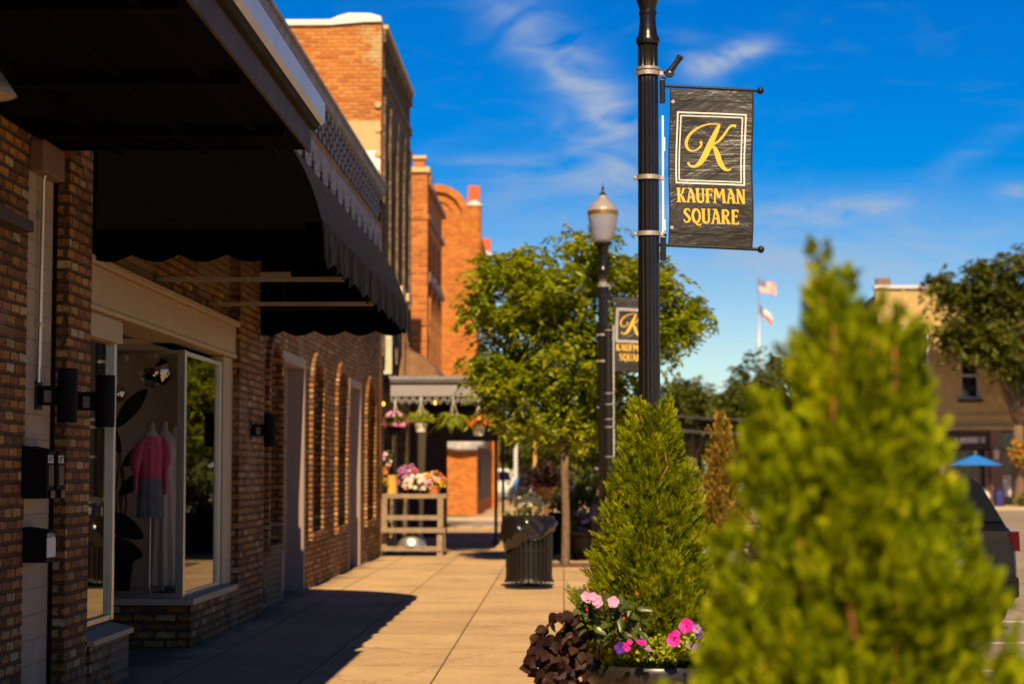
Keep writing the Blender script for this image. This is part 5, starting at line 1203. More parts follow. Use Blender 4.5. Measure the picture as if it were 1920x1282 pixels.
RN = np.random.default_rng(7)
def conifer(name, label, loc, H, prof, mat, seed, n, tips, size=(.10, .16), twigs=14, tw=.085, wid=.62, group=None):
    """prof(t) radius at height share t; tips: leaders (dx, top share, width)"""
    rg = np.random.default_rng(seed)
    t_ = thing(name, label, 'evergreen', loc, 0, group)
    # plumes: clumps of foliage around the cone, each a fan of small sprays about its own axis
    per = 26; npl = n // per
    t = 1 - (1 - rg.random(npl)) ** .62; t = np.clip(t, 0, .985)
    ang = np.arange(npl) * 2.39996 + rg.normal(0, .25, npl)
    lob = 1 + .10 * np.sin(3 * ang + 9 * t + seed) + .10 * np.sin(7 * ang - 17 * t + 2 * seed) + rg.normal(0, .085, npl)
    pr = np.array([prof(x) for x in t]); r = pr * lob * (1 - rg.random(npl) ** 2.2 * .45)
    pk = np.sin(4 * ang + 13 * t + seed) + np.sin(7 * ang - 21 * t + 2 * seed) + .7 * np.sin(11 * ang + 37 * t); ok = (pk > (-1.05 if seed == 11 else -.72)) | (t > .82); t, ang, r = t[ok], ang[ok], r[ok]; npl = len(t)
    base = np.stack([r * np.cos(ang), r * np.sin(ang), t * H], 1)
    out = np.stack([np.cos(ang), np.sin(ang), np.zeros(npl)], 1)
    psq = 1.3
    axis = norm(out * (.50 + .25 * rg.random(npl))[:, None] + np.array([0, 0, 1.]) * (.75 + .3 * rg.random(npl))[:, None] + rg.normal(0, .16, (npl, 3)))
    psz = rg.uniform(.65, 1.55, npl) * size[1] * 1.15 * psq
    O = []; D = []; S = []
    for k in range(npl):
        sd = norm(rg.normal(0, 1, (per, 3))); u = rg.random(per)
        flat = out[k] * .0; sp = .36 * psz[k]
        off = sd * (sp * (1 - .75 * u) * rg.random(per) ** .4)[:, None]
        O.append(base[k] + axis[k] * (psz[k] * (u - .55))[:, None] + off); D.append(axis[k] * .75 + np.array([0, 0, .3]) + sd * (.75 * (1 - .6 * u))[:, None] + out[k] * .25); S.append(rg.uniform(*size, per) * .62 * (1 - .25 * u))
    O = np.concatenate(O); D = np.concatenate(D); S = np.concatenate(S); m0 = len(O)
    parts = [scatter(spray(tw=tw, wid=wid), O - norm(D) * (S * .3)[:, None], D, rg.normal(0, 1, (m0, 3)), S)]
    # the inner mass that closes the view through
    mi = n // 3; ti = rg.random(mi) ** 1.2 * .93; ai = rg.random(mi) * 2 * PI; ri = np.array([prof(x) for x in ti]) * .62 * rg.random(mi) ** .5
    Oi = np.stack([ri * np.cos(ai), ri * np.sin(ai), ti * H], 1); Di = np.stack([np.cos(ai) * .5, np.sin(ai) * .5, np.full(mi, .8)], 1) + rg.normal(0, .35, (mi, 3))
    parts.append(scatter(spray(tw=tw, wid=wid), Oi, Di, rg.normal(0, 1, (mi, 3)), rg.uniform(*size, mi) * .8))
    for (dx, dy, zb, zt, wd, m) in tips:
        tt = rg.random(m); a = rg.random(m) * 2 * PI; rr = wd * (1 - tt) ** .8 * rg.random(m) ** .5 + .010
        O2 = np.stack([dx + rr * np.cos(a), dy + rr * np.sin(a), zb + (zt - zb) * tt], 1)
        D2 = np.stack([np.cos(a) * .55, np.sin(a) * .55, np.full(m, .8)], 1) + rg.normal(0, .28, (m, 3))
        parts.append(scatter(spray(tw=tw, wid=wid), O2, D2, rg.normal(0, 1, (m, 3)), rg.uniform(size[0] * .45, size[1] * .6, m)))
    V, F = cat(parts)
    npobj('foliage', V, F, mat, t_)
    mb = MB(); mb.tube([(0, 0, -.04), (.01, 0, H * .5), (tips[0][0], tips[0][1], tips[0][3] - .06)], [.03, .02, .004], 8); tk = obj('trunk', mb, 'barkred', t_, smooth=True)
    for k in range(twigs):
        mb = MB()
        a = rg.uniform(-PI * .95, -PI * .05); tz = rg.uniform(.12, .9); r_ = prof(tz) * rg.uniform(.50, .74); ln = rg.uniform(.10, .22)
        p = Vector((r_ * math.cos(a), r_ * math.sin(a), tz * H)); q = p + Vector((math.cos(a) * .03 + rg.normal(0, .03), math.sin(a) * .02, ln)); m_ = p.lerp(q, .5) + Vector((rg.normal(0, .014), 0, 0))
        mb.tube([p - Vector((math.cos(a), math.sin(a), .6)) * .08, p, m_, q], [.007, .006, .0045, .002], 6); obj('twig', mb, 'barkred', tk, smooth=True)
    return t_
def prof_a(t):       # the sharp one: wide below, two leaders on top
    return .335 * (1 - max(0, t - .22) / .86) ** .80 if t > .22 else .335 - .10 * (.22 - t) / .22
conifer('arborvitae', 'sharp bright green evergreen cone with two leaders before the thick lamp post', (P2[0] - .015, P2[1], .47), 1.36, prof_a, 'arbor', 3, 36000,
        [(-.085, -.03, 1.10, 1.40, .07, 190), (.085, -.02, 1.12, 1.41, .055, 170), (0, -.1, .9, 1.22, .08, 200), (-.2, -.1, .75, 1.0, .06, 120), (.2, -.08, .8, 1.05, .06, 120)], (.058, .100), 12, .07, .40)
def prof_b(t):
    return .315 * (1 - max(0, t - .38) / .70) ** .78 if t > .38 else .315 + .03 * (.38 - t) / .38
conifer('arborvitae', 'big blurred bright green evergreen standing close before the camera', (P1[0] + .01, P1[1], .47), 1.38, prof_b, 'arbornear', 11, 27000,
        [(-.075, 0, 1.26, 1.50, .030, 60), (-.03, .02, 1.1, 1.44, .075, 220), (-.07, 0, 1.2, 1.42, .05, 120), (.10, -.03, 1.0, 1.30, .07, 150), (-.2, -.05, .88, 1.18, .06, 140), (.20, 0, .72, 1.0, .06, 150), (-.27, -.05, .62, .90, .04, 110), (-.27, -.1, .40, .66, .045, 120), (.245, -.05, .3, .52, .04, 100), (.31, -.05, .02, .26, .04, 100), (.05, .02, 1.05, 1.33, .07, 160)], (.046, .080), 12, .12)
# golden evergreen in a pale square planter on the kerb island
gx = at(1352, 900, 27.6)
gp = thing('square_planter', 'pale concrete square planter on a dark plinth, under the golden evergreen', 'planter', (gx.x, 27.6, 0.003))
mb = MB(); mb.box(-.46, .46, -.46, .46, .13, .46); obj('box', mb, 'concretewhite', gp, bevel=.015); mb = MB(); mb.box(-.42, .42, -.42, .42, 0, .13); obj('plinth', mb, 'storeA', gp); mb = MB(); mb.box(-.4, .4, -.4, .4, .46, .475); obj('soil', mb, 'soil', gp)
conifer('golden_cypress', 'narrow golden bronze evergreen between the sharp and the blurred evergreen', (gx.x, 27.6, .47), 1.78, lambda t: .36 * (1 - max(0, t - .3) / .74) ** .85 if t > .3 else .30 + .06 * t / .3, 'golden', 5, 5200, [(0, 0, 1.5, 1.84, .08, 140), (.1, 0, 1.3, 1.62, .07, 100)], (.09, .14), 20)
ws = MB(); ws.prism([(-.10, 0), (.10, 0), (.07, .12), (-.07, .12)], 'x', 1.4, 3.1); ws.v = [(p[0], p[1] + 24.6, p[2] - .127) for p in ws.v]
tag(obj('wheel_stop', ws, 'concretewhite', bevel=.01), 'low concrete wheel stop on the street before the pale square planter', 'wheel stop')
# yellow grass blades
rg = np.random.default_rng(2); mb = MB()
gy = thing('ornamental_grass', 'few yellow grass blades arching out between the two green evergreens', 'grass plant', (at(1345, 1150, 11.6).x, 11.6, 0))
for k in range(9):
    a = rg.uniform(0, 2 * PI); ln = rg.uniform(.75, 1.05); b = Vector((rg.normal(0, .02), rg.normal(0, .02), 0)); pts = []
    for i in range(7): s_ = i / 6; pts.append((b.x + math.cos(a) * .22 * s_ ** 2, b.y + math.sin(a) * .2 * s_ ** 2, ln * s_ - .12 * s_ ** 3))
    mb.tube(pts, [.004] * 5 + [.0025, .001], 5)
obj('blades', mb, plain('yellow grass', (.5, .38, .03), .6), gy); mb = MB(); mb.lathe([(.10, 0), (.13, .2), (.14, .2), (.14, .23), (.10, .23), (.09, .19)], n=20); obj('pot', mb, 'pot', gy, smooth='auto')

# ---- sweet potato vine, impatiens, petunias and lime cover of the second planter
def heart():
    out = [(0, 0), (.12, .26), (.30, .43), (.52, .40), (.75, .22), (1, 0), (.75, -.22), (.52, -.40), (.30, -.43), (.12, -.26)]
    V = [(.42, 0, -.05)] + [(x, y, .06 - .10 * x if abs(y) > .1 else -.02 - .1 * x * x) for x, y in out]
    return np.array([(v[0] - .15, v[1], v[2]) for v in V], float), np.array([(0, 1 + (i + 1) % 10, 1 + i) for i in range(10)])
def towards(rg, n, spread=.5, d=(0, -1, .35)): return np.array(d)[None] + rg.normal(0, spread, (n, 3))
def px_points(rg, n, poly, Yc, Ys):
    """scattered spots inside a rough outline that was read off the photo at the planter's distance"""
    xs = [p[0] for p in poly]; ys = [p[1] for p in poly]; out = []
    while len(out) < n:
        x, y = rg.uniform(min(xs), max(xs)), rg.uniform(min(ys), max(ys)); ins = False
        for i in range(len(poly)):
            (x1, y1), (x2, y2) = poly[i], poly[(i + 1) % len(poly)]
            if (y1 > y) != (y2 > y) and x < (x2 - x1) * (y - y1) / (y2 - y1) + x1: ins = not ins
        if ins: out.append(at(x, y, Yc + rg.uniform(-Ys, Ys)))
    return np.array([tuple(p) for p in out])
vc = at(1080, 1222, 10.25)
vn = thing('potato_vine', 'dark purple leaved vine spilling over the side of the black planter', 'plant', tuple(vc))
rg = np.random.default_rng(21)
O = px_points(rg, 250, [(1090, 1150), (1040, 1145), (1005, 1185), (988, 1225), (985, 1245), (1012, 1262), (1005, 1300), (1040, 1340), (1095, 1330), (1108, 1240), (1100, 1180)], 10.2, .12) - np.array(vc)
D = np.stack([rg.normal(-.45, .5, 250), rg.normal(-.25, .35, 250), rg.normal(-.75, .35, 250)], 1); U = towards(rg, 250, .42, (-.2, -.9, .45))
V, F = scatter(heart(), O, D, U, rg.uniform(.045, .078, 250)); npobj('leaves', V, F, 'vineleaf', vn)
mb = MB()
for k in range(16): e = O[rg.integers(0, 250)]; mb.tube([(.06, .05, .0), (e[0] * .5 + .02, e[1] * .6, e[2] * .4 + .07), tuple(e)], [.006, .005, .003], 6)
obj('stems', mb, 'stem', vn, smooth=True)
ic = at(1140, 1230, 10.3)
im = thing('impatiens', 'pale pink flowering plant with dark green leaves at the foot of the evergreen', 'flower plant', tuple(ic))
n = 130; O = px_points(rg, n, [(1082, 1125), (1100, 1108), (1140, 1105), (1180, 1112), (1200, 1140), (1205, 1190), (1160, 1215), (1105, 1180), (1078, 1150)], 10.15, .08) - np.array(ic)
D = np.stack([rg.normal(0, .6, n), rg.normal(-.5, .3, n), rg.normal(-.45, .4, n)], 1); V, F = scatter(leaf_tpl(.42, .15, .2), O, D, towards(rg, n, .35, (0, -.7, .8)), rg.uniform(.055, .095, n)); npobj('leaves', V, F, 'impleaf', im)
mb = MB()
for k in range(14): e = O[k]; mb.tube([(rg.normal(0, .03), .03, -.02), (e[0] * .5, e[1] * .4, e[2] * .6), tuple(e)], .005, 6)
obj('stems', mb, 'stem', im, smooth=True)
def flower(parent, mat, p, r, lobes, face, seed, eye=True):
    r *= .86; rr = random.Random(seed); f = Vector(face).normalized(); a = f.cross(Vector((0, 0, 1))).normalized(); b = a.cross(f)
    mb = MB(); n = lobes * 8; V = [tuple(Vector(p) - f * r * .25)]
    for ring, (q, dz) in enumerate(((.45, .02), (1., .10))):
        for k in range(n):
            an = 2 * PI * k / n; lob = 1 if ring == 0 else .78 + .26 * abs(math.cos(an * lobes / 2 + seed)) ** .5
            w_ = r * q * lob; V.append(tuple(Vector(p) + (a * math.cos(an) + b * math.sin(an)) * w_ + f * (dz * r + .1 * r * math.sin(3 * an + seed) * q)))
    F = [(0, 1 + k, 1 + (k + 1) % n) for k in range(n)] + [(1 + k, 1 + n + k, 1 + n + (k + 1) % n, 1 + (k + 1) % n) for k in range(n)]
    mb.add(V, F); o = obj('flower', mb, mat, parent, smooth=True)
    if eye: mb = MB(); mb.ball(tuple(Vector(p) - f * r * .06), r * .13, 8, 6); obj('eye', mb, 'blackflat', o)
    mb = MB(); mb.tube([tuple(Vector(p) - f * r * .25), tuple(Vector(p) - f * r - Vector((0, 0, .05)))], .003, 5); obj('stalk', mb, 'impleaf', o)
    return o
for k, (x, y, r) in enumerate(((1118, 1124, .033), (1121, 1129, .033), (1150, 1128, .034), (1098, 1117, .028), (1100, 1123, .02), (1112, 1118, .026))):
    flower(im, 'petpink', tuple(at(x, y, 10.02) - ic), r, 5, (rg.normal(0, .25), -1, .35), k, False)
for k, (x, y) in enumerate(((1101, 1142), (1170, 1158), (1133, 1109), (1195, 1113))):
    flower(im, 'petred', tuple(at(x, y, 10.03) - ic), .007, 3, (rg.normal(0, .4), -1, .2), k + 20, False)
pc_ = at(1240, 1235, 10.3)
pt = thing('petunia', 'magenta and violet petunias along the front rim of the black planter', 'flower plant', tuple(pc_))
n = 90; O = px_points(rg, n, [(1150, 1215), (1200, 1205), (1260, 1190), (1305, 1160), (1322, 1190), (1318, 1232), (1150, 1235)], 10.25, .08) - np.array(pc_)
V, F = scatter(leaf_tpl(.5, .1, .1), O, towards(rg, n, .6, (0, -.3, .5)), towards(rg, n, .4, (0, -1, .3)), rg.uniform(.03, .05, n)); npobj('leaves', V, F, 'plantleaf', pt)
for k, (x, y, r, m_) in enumerate(((1287, 1173, .043, 'petmag'), (1263, 1199, .040, 'petmag'), (1268, 1187, .022, 'petmag'), (1203, 1204, .029, 'petmag'), (1175, 1212, .026, 'petmag'), (1181, 1203, .016, 'petmag'), (1163, 1214, .034, 'petpurple'), (1215, 1216, .022, 'petlav'), (1306, 1178, .027, 'petlav'), (1311, 1190, .022, 'petpurple'), (1308, 1214, .030, 'petlav'), (1290, 1209, .014, 'petlav'))):
    fo_ = (rg.normal(0, .25), -1, .25) if k not in (3, 7) else (.2, -.6, .9)
    flower(pt, m_, tuple(at(x, y, 9.97) - pc_), r, 5, fo_, k + 3)
lc = at(1230, 1235, 10.3)
lm = thing('lime_creeper', 'low lime yellow leafy creeper carpeting the front of the black planter', 'ground cover', tuple(lc))
n = 950; O = px_points(rg, n, [(1150, 1228), (1190, 1200), (1230, 1190), (1260, 1195), (1290, 1190), (1312, 1180), (1325, 1205), (1325, 1236), (1260, 1238), (1200, 1236)], 10.22, .08) - np.array(lc)
V, F = scatter(leaf_tpl(.75, .1, .1), O, towards(rg, n, .8, (0, -.5, .2)), towards(rg, n, .5, (0, -.6, .8)), rg.uniform(.016, .034, n)); npobj('leaves', V, F, 'limeleaf', lm)
# purple flowers of the shaded planter
def mound(name, label, loc, rx, rz, nleaf, lsize, lmat, blossoms, bsize, catg='flower plant', group=None, droop=0.):
    t = thing(name, label, catg, loc, 0, group); rg = np.random.default_rng(abs(hash((round(loc[0], 2), round(loc[1], 2)))) % 9999)
    def sh(n, lo, hi):
        d = norm(rg.normal(0, 1, (n, 3))); d[:, 2] = np.abs(d[:, 2]) * (1 - droop) + d[:, 2] * droop; return d * np.array([rx, rx, rz]) * rg.uniform(lo, hi, (n, 1)), d
    O, d = sh(nleaf, .3, 1.0); V, F = scatter(leaf_tpl(.5, .1, .2), O, d + rg.normal(0, .5, (nleaf, 3)), rg.normal(0, 1, (nleaf, 3)) + np.array([0, -.5, .8]), rg.uniform(lsize * .7, lsize * 1.3, nleaf)); npobj('leaves', V, F, lmat, t)
    for bm_, nb in blossoms:
        O, d = sh(nb, .85, 1.1); k = np.arange(nb); parts = []
        for q in range(5):
            a = 2 * PI * q / 5; nrm = norm(d + np.array([0, -.6, .1])); e1 = norm(np.cross(nrm, rg.normal(0, 1, (nb, 3)))) if q == 0 else e1; e2 = np.cross(nrm, e1)
            parts.append(scatter(diamond(.8, .1), O, e1 * math.cos(a) + e2 * math.sin(a), nrm, np.full(nb, bsize)))
        V, F = cat(parts); npobj('blossoms', V, F, bm_, t)
    return t
mound('petunia', 'purple flowers in the shaded planter behind the tree trunk', (.42, 34.6, .50), .36, .38, 420, .07, 'impleaf', (('petlav', 46),), .05)

# ------------------------------------------------------------------ the street tree
def limb_tree(name, label, loc, trunk_h, trunk_r, blobs, leaf, n_leaf, mat, seed, barkmat='bark', twig=.22, group=None, lean=(0, 0), per=110, tplw=.5, spread=.17):
    """trunk, limbs to the leaf clumps, and leaves on hanging twigs; blobs: (x, y, z, rx, ry, rz, weight)"""
    rg = np.random.default_rng(seed); t = thing(name, label, 'tree', loc, 0, group)
    cl = []; wt = np.array([b[6] for b in blobs], float); wt /= wt.sum(); nc = n_leaf // per
    for k in rg.choice(len(blobs), nc, p=wt):
        b = blobs[k]; d = rg.normal(0, 1, 3); d /= np.linalg.norm(d); r_ = rg.random() ** .42
        cl.append((b[0] + d[0] * b[3] * r_, b[1] + d[1] * b[4] * r_, b[2] + d[2] * b[5] * r_))
    cl = np.array(cl); top = Vector((lean[0], lean[1], trunk_h))
    mb = MB(); mb.tube([(0, 0, -.05), (0, 0, .06), (.012, 0, trunk_h * .4), (lean[0] * .7 - .01, lean[1] * .7, trunk_h * .75), tuple(top)], [trunk_r * 1.25, trunk_r * 1.02, trunk_r * .92, trunk_r * .88, trunk_r * .95], 14); tk = obj('trunk', mb, barkmat, t, smooth=True)
    mb = MB()
    hubs = []
    for k in range(11):
        b = blobs[k % len(blobs)]; e = Vector(b[:3]) + Vector(rg.normal(0, .35, 3)) * b[3] * .6; m = top.lerp(e, .45) + Vector((0, 0, .12 * (e - top).length)); 
        mb.tube([tuple(top + Vector((0, 0, -.1))), tuple(m), tuple(e)], [trunk_r * .55, trunk_r * .3, trunk_r * .1], 8); hubs += [m, e, m.lerp(e, .5)]
    for c_ in cl[::2]:
        c = Vector(c_); h = min(hubs, key=lambda q: (q - c).length_squared); mb.tube([tuple(h), tuple(h.lerp(c, .5) + Vector((0, 0, .05))), tuple(c)], [trunk_r * .13, trunk_r * .09, trunk_r * .04], 5, cap=False)
    obj('limbs', mb, barkmat, tk, smooth=True)
    # each clump: several twigs that arch outwards and hang; leaves alternate along them
    nt = max(1, per // 11); P = []; Dd = []
    for c in cl:
        for _ in range(nt):
            d = rg.normal(0, 1, 3); d[2] *= .55; d /= np.linalg.norm(d); L_ = twig * rg.uniform(.6, 1.5); st = c + rg.normal(0, spread, 3) * np.array([1, 1, .7])
            s_ = (np.arange(11) + rg.random()) / 11; pts = st + d * (L_ * s_)[:, None]; pts[:, 2] += -.55 * L_ * s_ ** 2
            P.append(pts); sd = np.cross(d, [0, 0, 1.]); sg = np.where(np.arange(11) % 2, 1, -1)[:, None]
            Dd.append(d * .6 + sd * sg * .9 + np.array([0, 0, -.25]) + rg.normal(0, .25, (11, 3)))
    P = np.concatenate(P); Dd = np.concatenate(Dd); n = len(P)
    V, F = scatter(diamond(tplw, .12), P, Dd, np.array([0, 0, 1.]) + rg.normal(0, .45, (n, 3)), rg.uniform(leaf * .7, leaf * 1.3, n))
    npobj('crown', V, F, mat, t)
    return t
TX, TY = at(1060, 1000, 32.4).x, 32.4
def rel(px, py, dy=0):
    p = at(px, py, TY + dy); return (p.x - TX, dy, p.z)
BL = [(*rel(1030, 560), .85, .8, .80, 3.4), (*rel(955, 520, .1), .62, .6, .5, 1.8), (*rel(1140, 560, .3), .95, .7, .8, 3.0), (*rel(935, 600, 0), .48, .5, .4, 1.2), (*rel(960, 700, 0), .68, .6, .55, 2.6), (*rel(1080, 690, .1), 1.0, .7, .6, 4.0), (*rel(1230, 620, .3), .55, .6, .75, 1.9), (*rel(1283, 590, .3), .28, .4, .34, .6), (*rel(972, 792, 0), .34, .4, .28, 1.1), (*rel(1060, 800, 0), .70, .5, .36, 2.2), (*rel(1110, 470, .1), .6, .5, .22, .8), (*rel(1210, 520, .2), .45, .5, .3, .8), (*rel(1150, 760, .3), .6, .5, .4, 1.6), (*rel(1000, 640, .5), .9, .3, .8, 1.2)]
limb_tree('street_tree', 'leafy green street tree in its mulch pit beside the bin and lamp post', (TX, TY, 0.012), 1.95, .070, BL, .105, 50000, 'treeleaf', 17, per=176, spread=.155)
# trees beyond
def far_tree(label, px, pyb, Y, Rx, Rz, zc, n, leaf, mat, seed, trunk=.25, th=None, group='trees beyond the square'):
    q = at(px, pyb, Y); rg = random.Random(seed); bl = []
    for k in range(9):
        a = rg.uniform(0, 2 * PI); r_ = rg.uniform(.2, .75); bl.append((math.cos(a) * Rx * r_, math.sin(a) * Rx * .7 * r_, zc + rg.uniform(-.55, .6) * Rz, Rx * rg.uniform(.3, .5), Rx * .4, Rz * rg.uniform(.3, .45), 1))
    return limb_tree('broadleaf_tree', label, (q.x, Y, -.15), th or zc * .5, trunk, bl, leaf, n, mat, seed, 'bark', leaf * 3.2, group, per=88, tplw=.75, spread=Rx * .09)
G2 = 'trees beyond the square'
far_tree('dark round tree behind the golden evergreen, first of the far row', 1300, 880, 118, 3.8, 3.0, 5.0, 6200, .30, 'fartree', 31)
far_tree('taller dark tree of the far row beside the flagpole', 1385, 880, 122, 3.8, 3.4, 5.9, 7000, .30, 'fartree', 32)
far_tree('far tree showing through behind the top of the blurred evergreen', 1490, 880, 124, 3.8, 3.4, 6.2, 5000, .32, 'fartree', 33)
far_tree('low far tree seen between lamp post and golden evergreen', 1262, 880, 130, 3.2, 2.6, 4.2, 5200, .30, 'fartree', 34)
far_tree('far tree hidden by the blurred evergreen beside the yellow building', 1590, 880, 126, 3.6, 3.0, 4.8, 2600, .34, 'fartree', 35)
far_tree('sunlit green tree far down the street above the white pickup', 985, 880, 142, 3.4, 2.6, 3.2, 5200, .30, 'plantleaf', 36)
far_tree('second far green tree down the street behind the trunk of the street tree', 1075, 880, 140, 3.6, 2.6, 3.6, 4600, .32, 'fartree', 37)
far_tree('far green tree behind the lamp post base down the street', 1165, 880, 136, 3.6, 2.8, 3.8, 4000, .32, 'fartree', 38)
oq = at(1912, 945, 90.2)
bl = [(*(Vector(at(px, py, 90.2 + dy)) - Vector((oq.x, 90.2, 0))), rx, rx, rz, w_) for px, py, dy, rx, rz, w_ in ((1880, 560, 0, 1.5, 1.0, 3), (1800, 560, 0, 1.0, .6, 1.6), (1850, 620, -.5, 1.3, .8, 2.4), (1900, 510, 0, 1.2, .8, 2), (1760, 525, 0, .45, .3, .5), (1840, 510, 0, .6, .45, .8), (1835, 650, -.4, .9, .45, 1.2), (1960, 560, 0, 2., 1.4, 3), (1970, 650, 0, 1.4, .8, 1.4), (2030, 600, 0, 1.6, 1.5, 2), (1900, 660, -.6, 1.1, .6, 1.8), (1790, 620, -.3, .8, .6, 1.2), (1940, 700, -.5, .9, .5, 1.))]
limb_tree('oak_tree', 'dark spreading tree in front of the yellow building', (oq.x, 90.2, 0), 3.6, .24, bl, .24, 18000, 'fartree2', 41, 'bark', .7, G2, per=88, tplw=.7, spread=.3)
# small climbing shrub and hedge by the far shop
q = at(1916, 905, 89); mound('shrub', 'orange tipped shrub beside the oak trunk across the square', (at(1912, 835, 89.6).x, 89.6, at(1912, 850, 89.6).z), -.0 + .45, .6, 260, .2, 'golden', (('petorange', 12),), .09, 'plant', droop=1.)
mound('shrub', 'small green hedge clump at the foot of the tree across the square', (at(1918, 942, 88.4).x, 88.4, 0), .35, .6, 260, .14, 'plantleaf', (), .1, 'plant')
q = at(1836, 918, 87.2); mound('potted_flowers', 'round cluster of white flowers under the blue parasol', (q.x, 87.2, at(0, 925, 87.2).z - .1), .42, .42, 160, .12, 'impleaf', (('petwhite', 60),), .12, 'flower plant', droop=.6)

# ------------------------------------------------------------------ litter bin
TBY = 26.0; tb_x = at(992, 1090, TBY).x
tb = thing('litter_bin', 'black slatted litter bin with a bag hanging out under its domed lid', 'litter bin', (tb_x, TBY, 0))
mb = MB(); mb.lathe([(.30, 0), (.31, .012), (.31, .03), (.10, .045)], n=40); mb.lathe([(.06, .03), (.06, .10)], n=20); obj('base_plate', mb, 'blackmetal', tb, smooth='auto')
mb = MB(); n = 30
for k in range(n):
    a = 2 * PI * k / n; hw = .021
    rings = []
    for (r, z) in ((.325, .085), (.300, .13), (.296, .2), (.302, .5), (.308, .80), (.315, .86)):
        ca, sa = math.cos(a), math.sin(a)
        rings.append([(r_ * ca - w_ * sa, r_ * sa + w_ * ca, z) for r_, w_ in ((r - .005, -hw), (r + .004, -hw), (r + .004, hw), (r - .005, hw))])
    mb.loft(rings)
obj('slats', mb, 'blackmetal', tb)
mb = MB()
for z, r in ((.115, .29), (.50, .288), (.86, .305)): mb.lathe([(r - .008, z - .02), (r, z - .02), (r, z + .02), (r - .008, z + .02)], n=48)
mb.lathe([(.001, .10), (.285, .10)], n=40, cap=False); obj('hoop', mb, 'blackmetal', tb, smooth='auto')
mb = MB(); mb.lathe([(.255, .11), (.262, .84)], n=40, cap=False); obj('liner', mb, 'blackflat', tb, smooth=True)
mb = MB(); nn = 110; rg = np.random.default_rng(9); rings = []
ph = rg.uniform(0, 6.28, 8)
for i in range(17):
    s_ = i / 16; ring = []
    for k in range(nn):
        a = 2 * PI * k / nn
        low = .60 - .135 * math.cos(a - PI) + .02 * math.sin(3 * a + 1) + .015 * math.sin(7 * a)      # lower on the shop side
        z = .905 + (low - .905) * s_
        r = .322 + .020 * math.sin(PI * min(1, s_ * 1.1)) + .010 * s_ * math.sin(5 * a + ph[0] + 2.5 * s_)
        r += (.020 * math.sin(4 * a + 3.2 * s_ + ph[1]) + .014 * abs(math.sin(4.5 * a - 5 * s_ + ph[2])) + .009 * math.sin(13 * a - 8 * s_ + ph[3])) * math.sin(PI * min(1, s_ * .9 + .08)) + .006 * math.sin(23 * a + 12 * s_) * s_
        r += .02 * max(0, math.sin(2 * a + .6)) * math.sin(PI * s_)
        ring.append((r * math.cos(a), r * math.sin(a), z))
    rings.append(ring)
mb.loft(rings, cap=False); obj('bag', mb, 'bag', tb, smooth=True)
mb = MB(); mb.lathe([(.27, .895), (.325, .895), (.332, .905), (.332, .925), (.322, .935), (.255, .94), (.25, .93), (.25, .90)], n=56); obj('rim', mb, 'blackmetal', tb, smooth='auto')
mb = MB()
for a in (.3, .3 + PI / 2, .3 + PI, .3 - PI / 2): mb.tube([(.17 * math.cos(a), .17 * math.sin(a), .93), (.165 * math.cos(a), .165 * math.sin(a), 1.115)], .009, 8)
obj('lid_post', mb, 'steelband', tb)
mb = MB(); mb.lathe([(.002, 1.185), (.08, 1.178), (.15, 1.155), (.19, 1.122), (.198, 1.105), (.19, 1.105), (.14, 1.13), (.01, 1.16)][::-1], n=48); obj('lid', mb, plain('grey lid', (.05, .05, .048), .3), tb, smooth='auto')
# second bin further off, dark in the tree's shade
# ------------------------------------------------------------------ flower stand
FSX0, FSX1, FSY = WX + .02, at(835, 1040, 36.0).x, 36.0
fs = thing('flower_stand', 'weathered wooden tiered stand carrying flower pots at the end of the brick wall', 'stand', ((FSX0 + FSX1) / 2, FSY, 0))
for (z0, z1, ya, yb, xo) in ((1.03, 1.11, 36.0, 36.75, .02), (.64, .72, 36.03, 36.45, -.06), (.42, .50, 35.78, 36.2, .01), (.09, .17, 35.8, 36.3, -.06)):
    mb = MB(); m = 3
    mb.box(FSX0, FSX1 + xo, ya, ya + .03, z0, z1)
    for k in range(m): mb.box(FSX0, FSX1 + xo, ya + .032 + (yb - ya - .03) * k / m, ya + .02 + (yb - ya - .03) * (k + 1) / m, z1 - .025, z1)
    obj('shelf', mb, 'wood', fs, world=True, bevel=.004)
for (x, y, zt_) in ((FSX1 - .10, 35.86, .50), (FSX1 - .10, 36.04, 1.03), (FSX0 + .03, 36.04, 1.03), (FSX1 - .10, 36.68, 1.03)):
    mb = MB(); mb.prism([(x - .045, 0), (x + .06, 0), (x + .06, zt_), (x - .045, zt_)], 'y', y - .035, y + .035); obj('leg', mb, 'wood', fs, world=True, bevel=.004)
def potted(label, px, r, h, mat, plants, Y=36.35, z=1.11, lm='plantleaf', nl=220, mx=None, mz=None, ls=.06, prof=None):
    q = at(px, 920, Y); t = thing('potted_flowers', label, 'potted flowers', (q.x, Y, z + .001), 0, 'flower pots on the wooden stand')
    mb = MB(); mb.lathe(prof or [(r * .7, 0), (r * .98, h * .8), (r * 1.06, h * .82), (r * 1.06, h), (r * .95, h), (r * .9, h * .85)], n=24); obj('pot', mb, mat, t, smooth='auto')
    m = mound('tmp', 'x', (q.x, Y, z + h * .9), mx or r * 1.5, mz or r * 1.6, nl, ls, lm, plants[0], plants[1])
    for c_ in list(m.children): c_.parent = t; c_.location = (0, 0, h * .9)
    bpy.data.objects.remove(m); return t
potted('small terracotta pot of pink flowers balanced on the yellow crock', 722, .075, .13, 'terracotta', ((('petpink', 16), ('petwhite', 8)), .035), Y=36.4, z=1.46, mx=.14, mz=.34, nl=130, ls=.05)
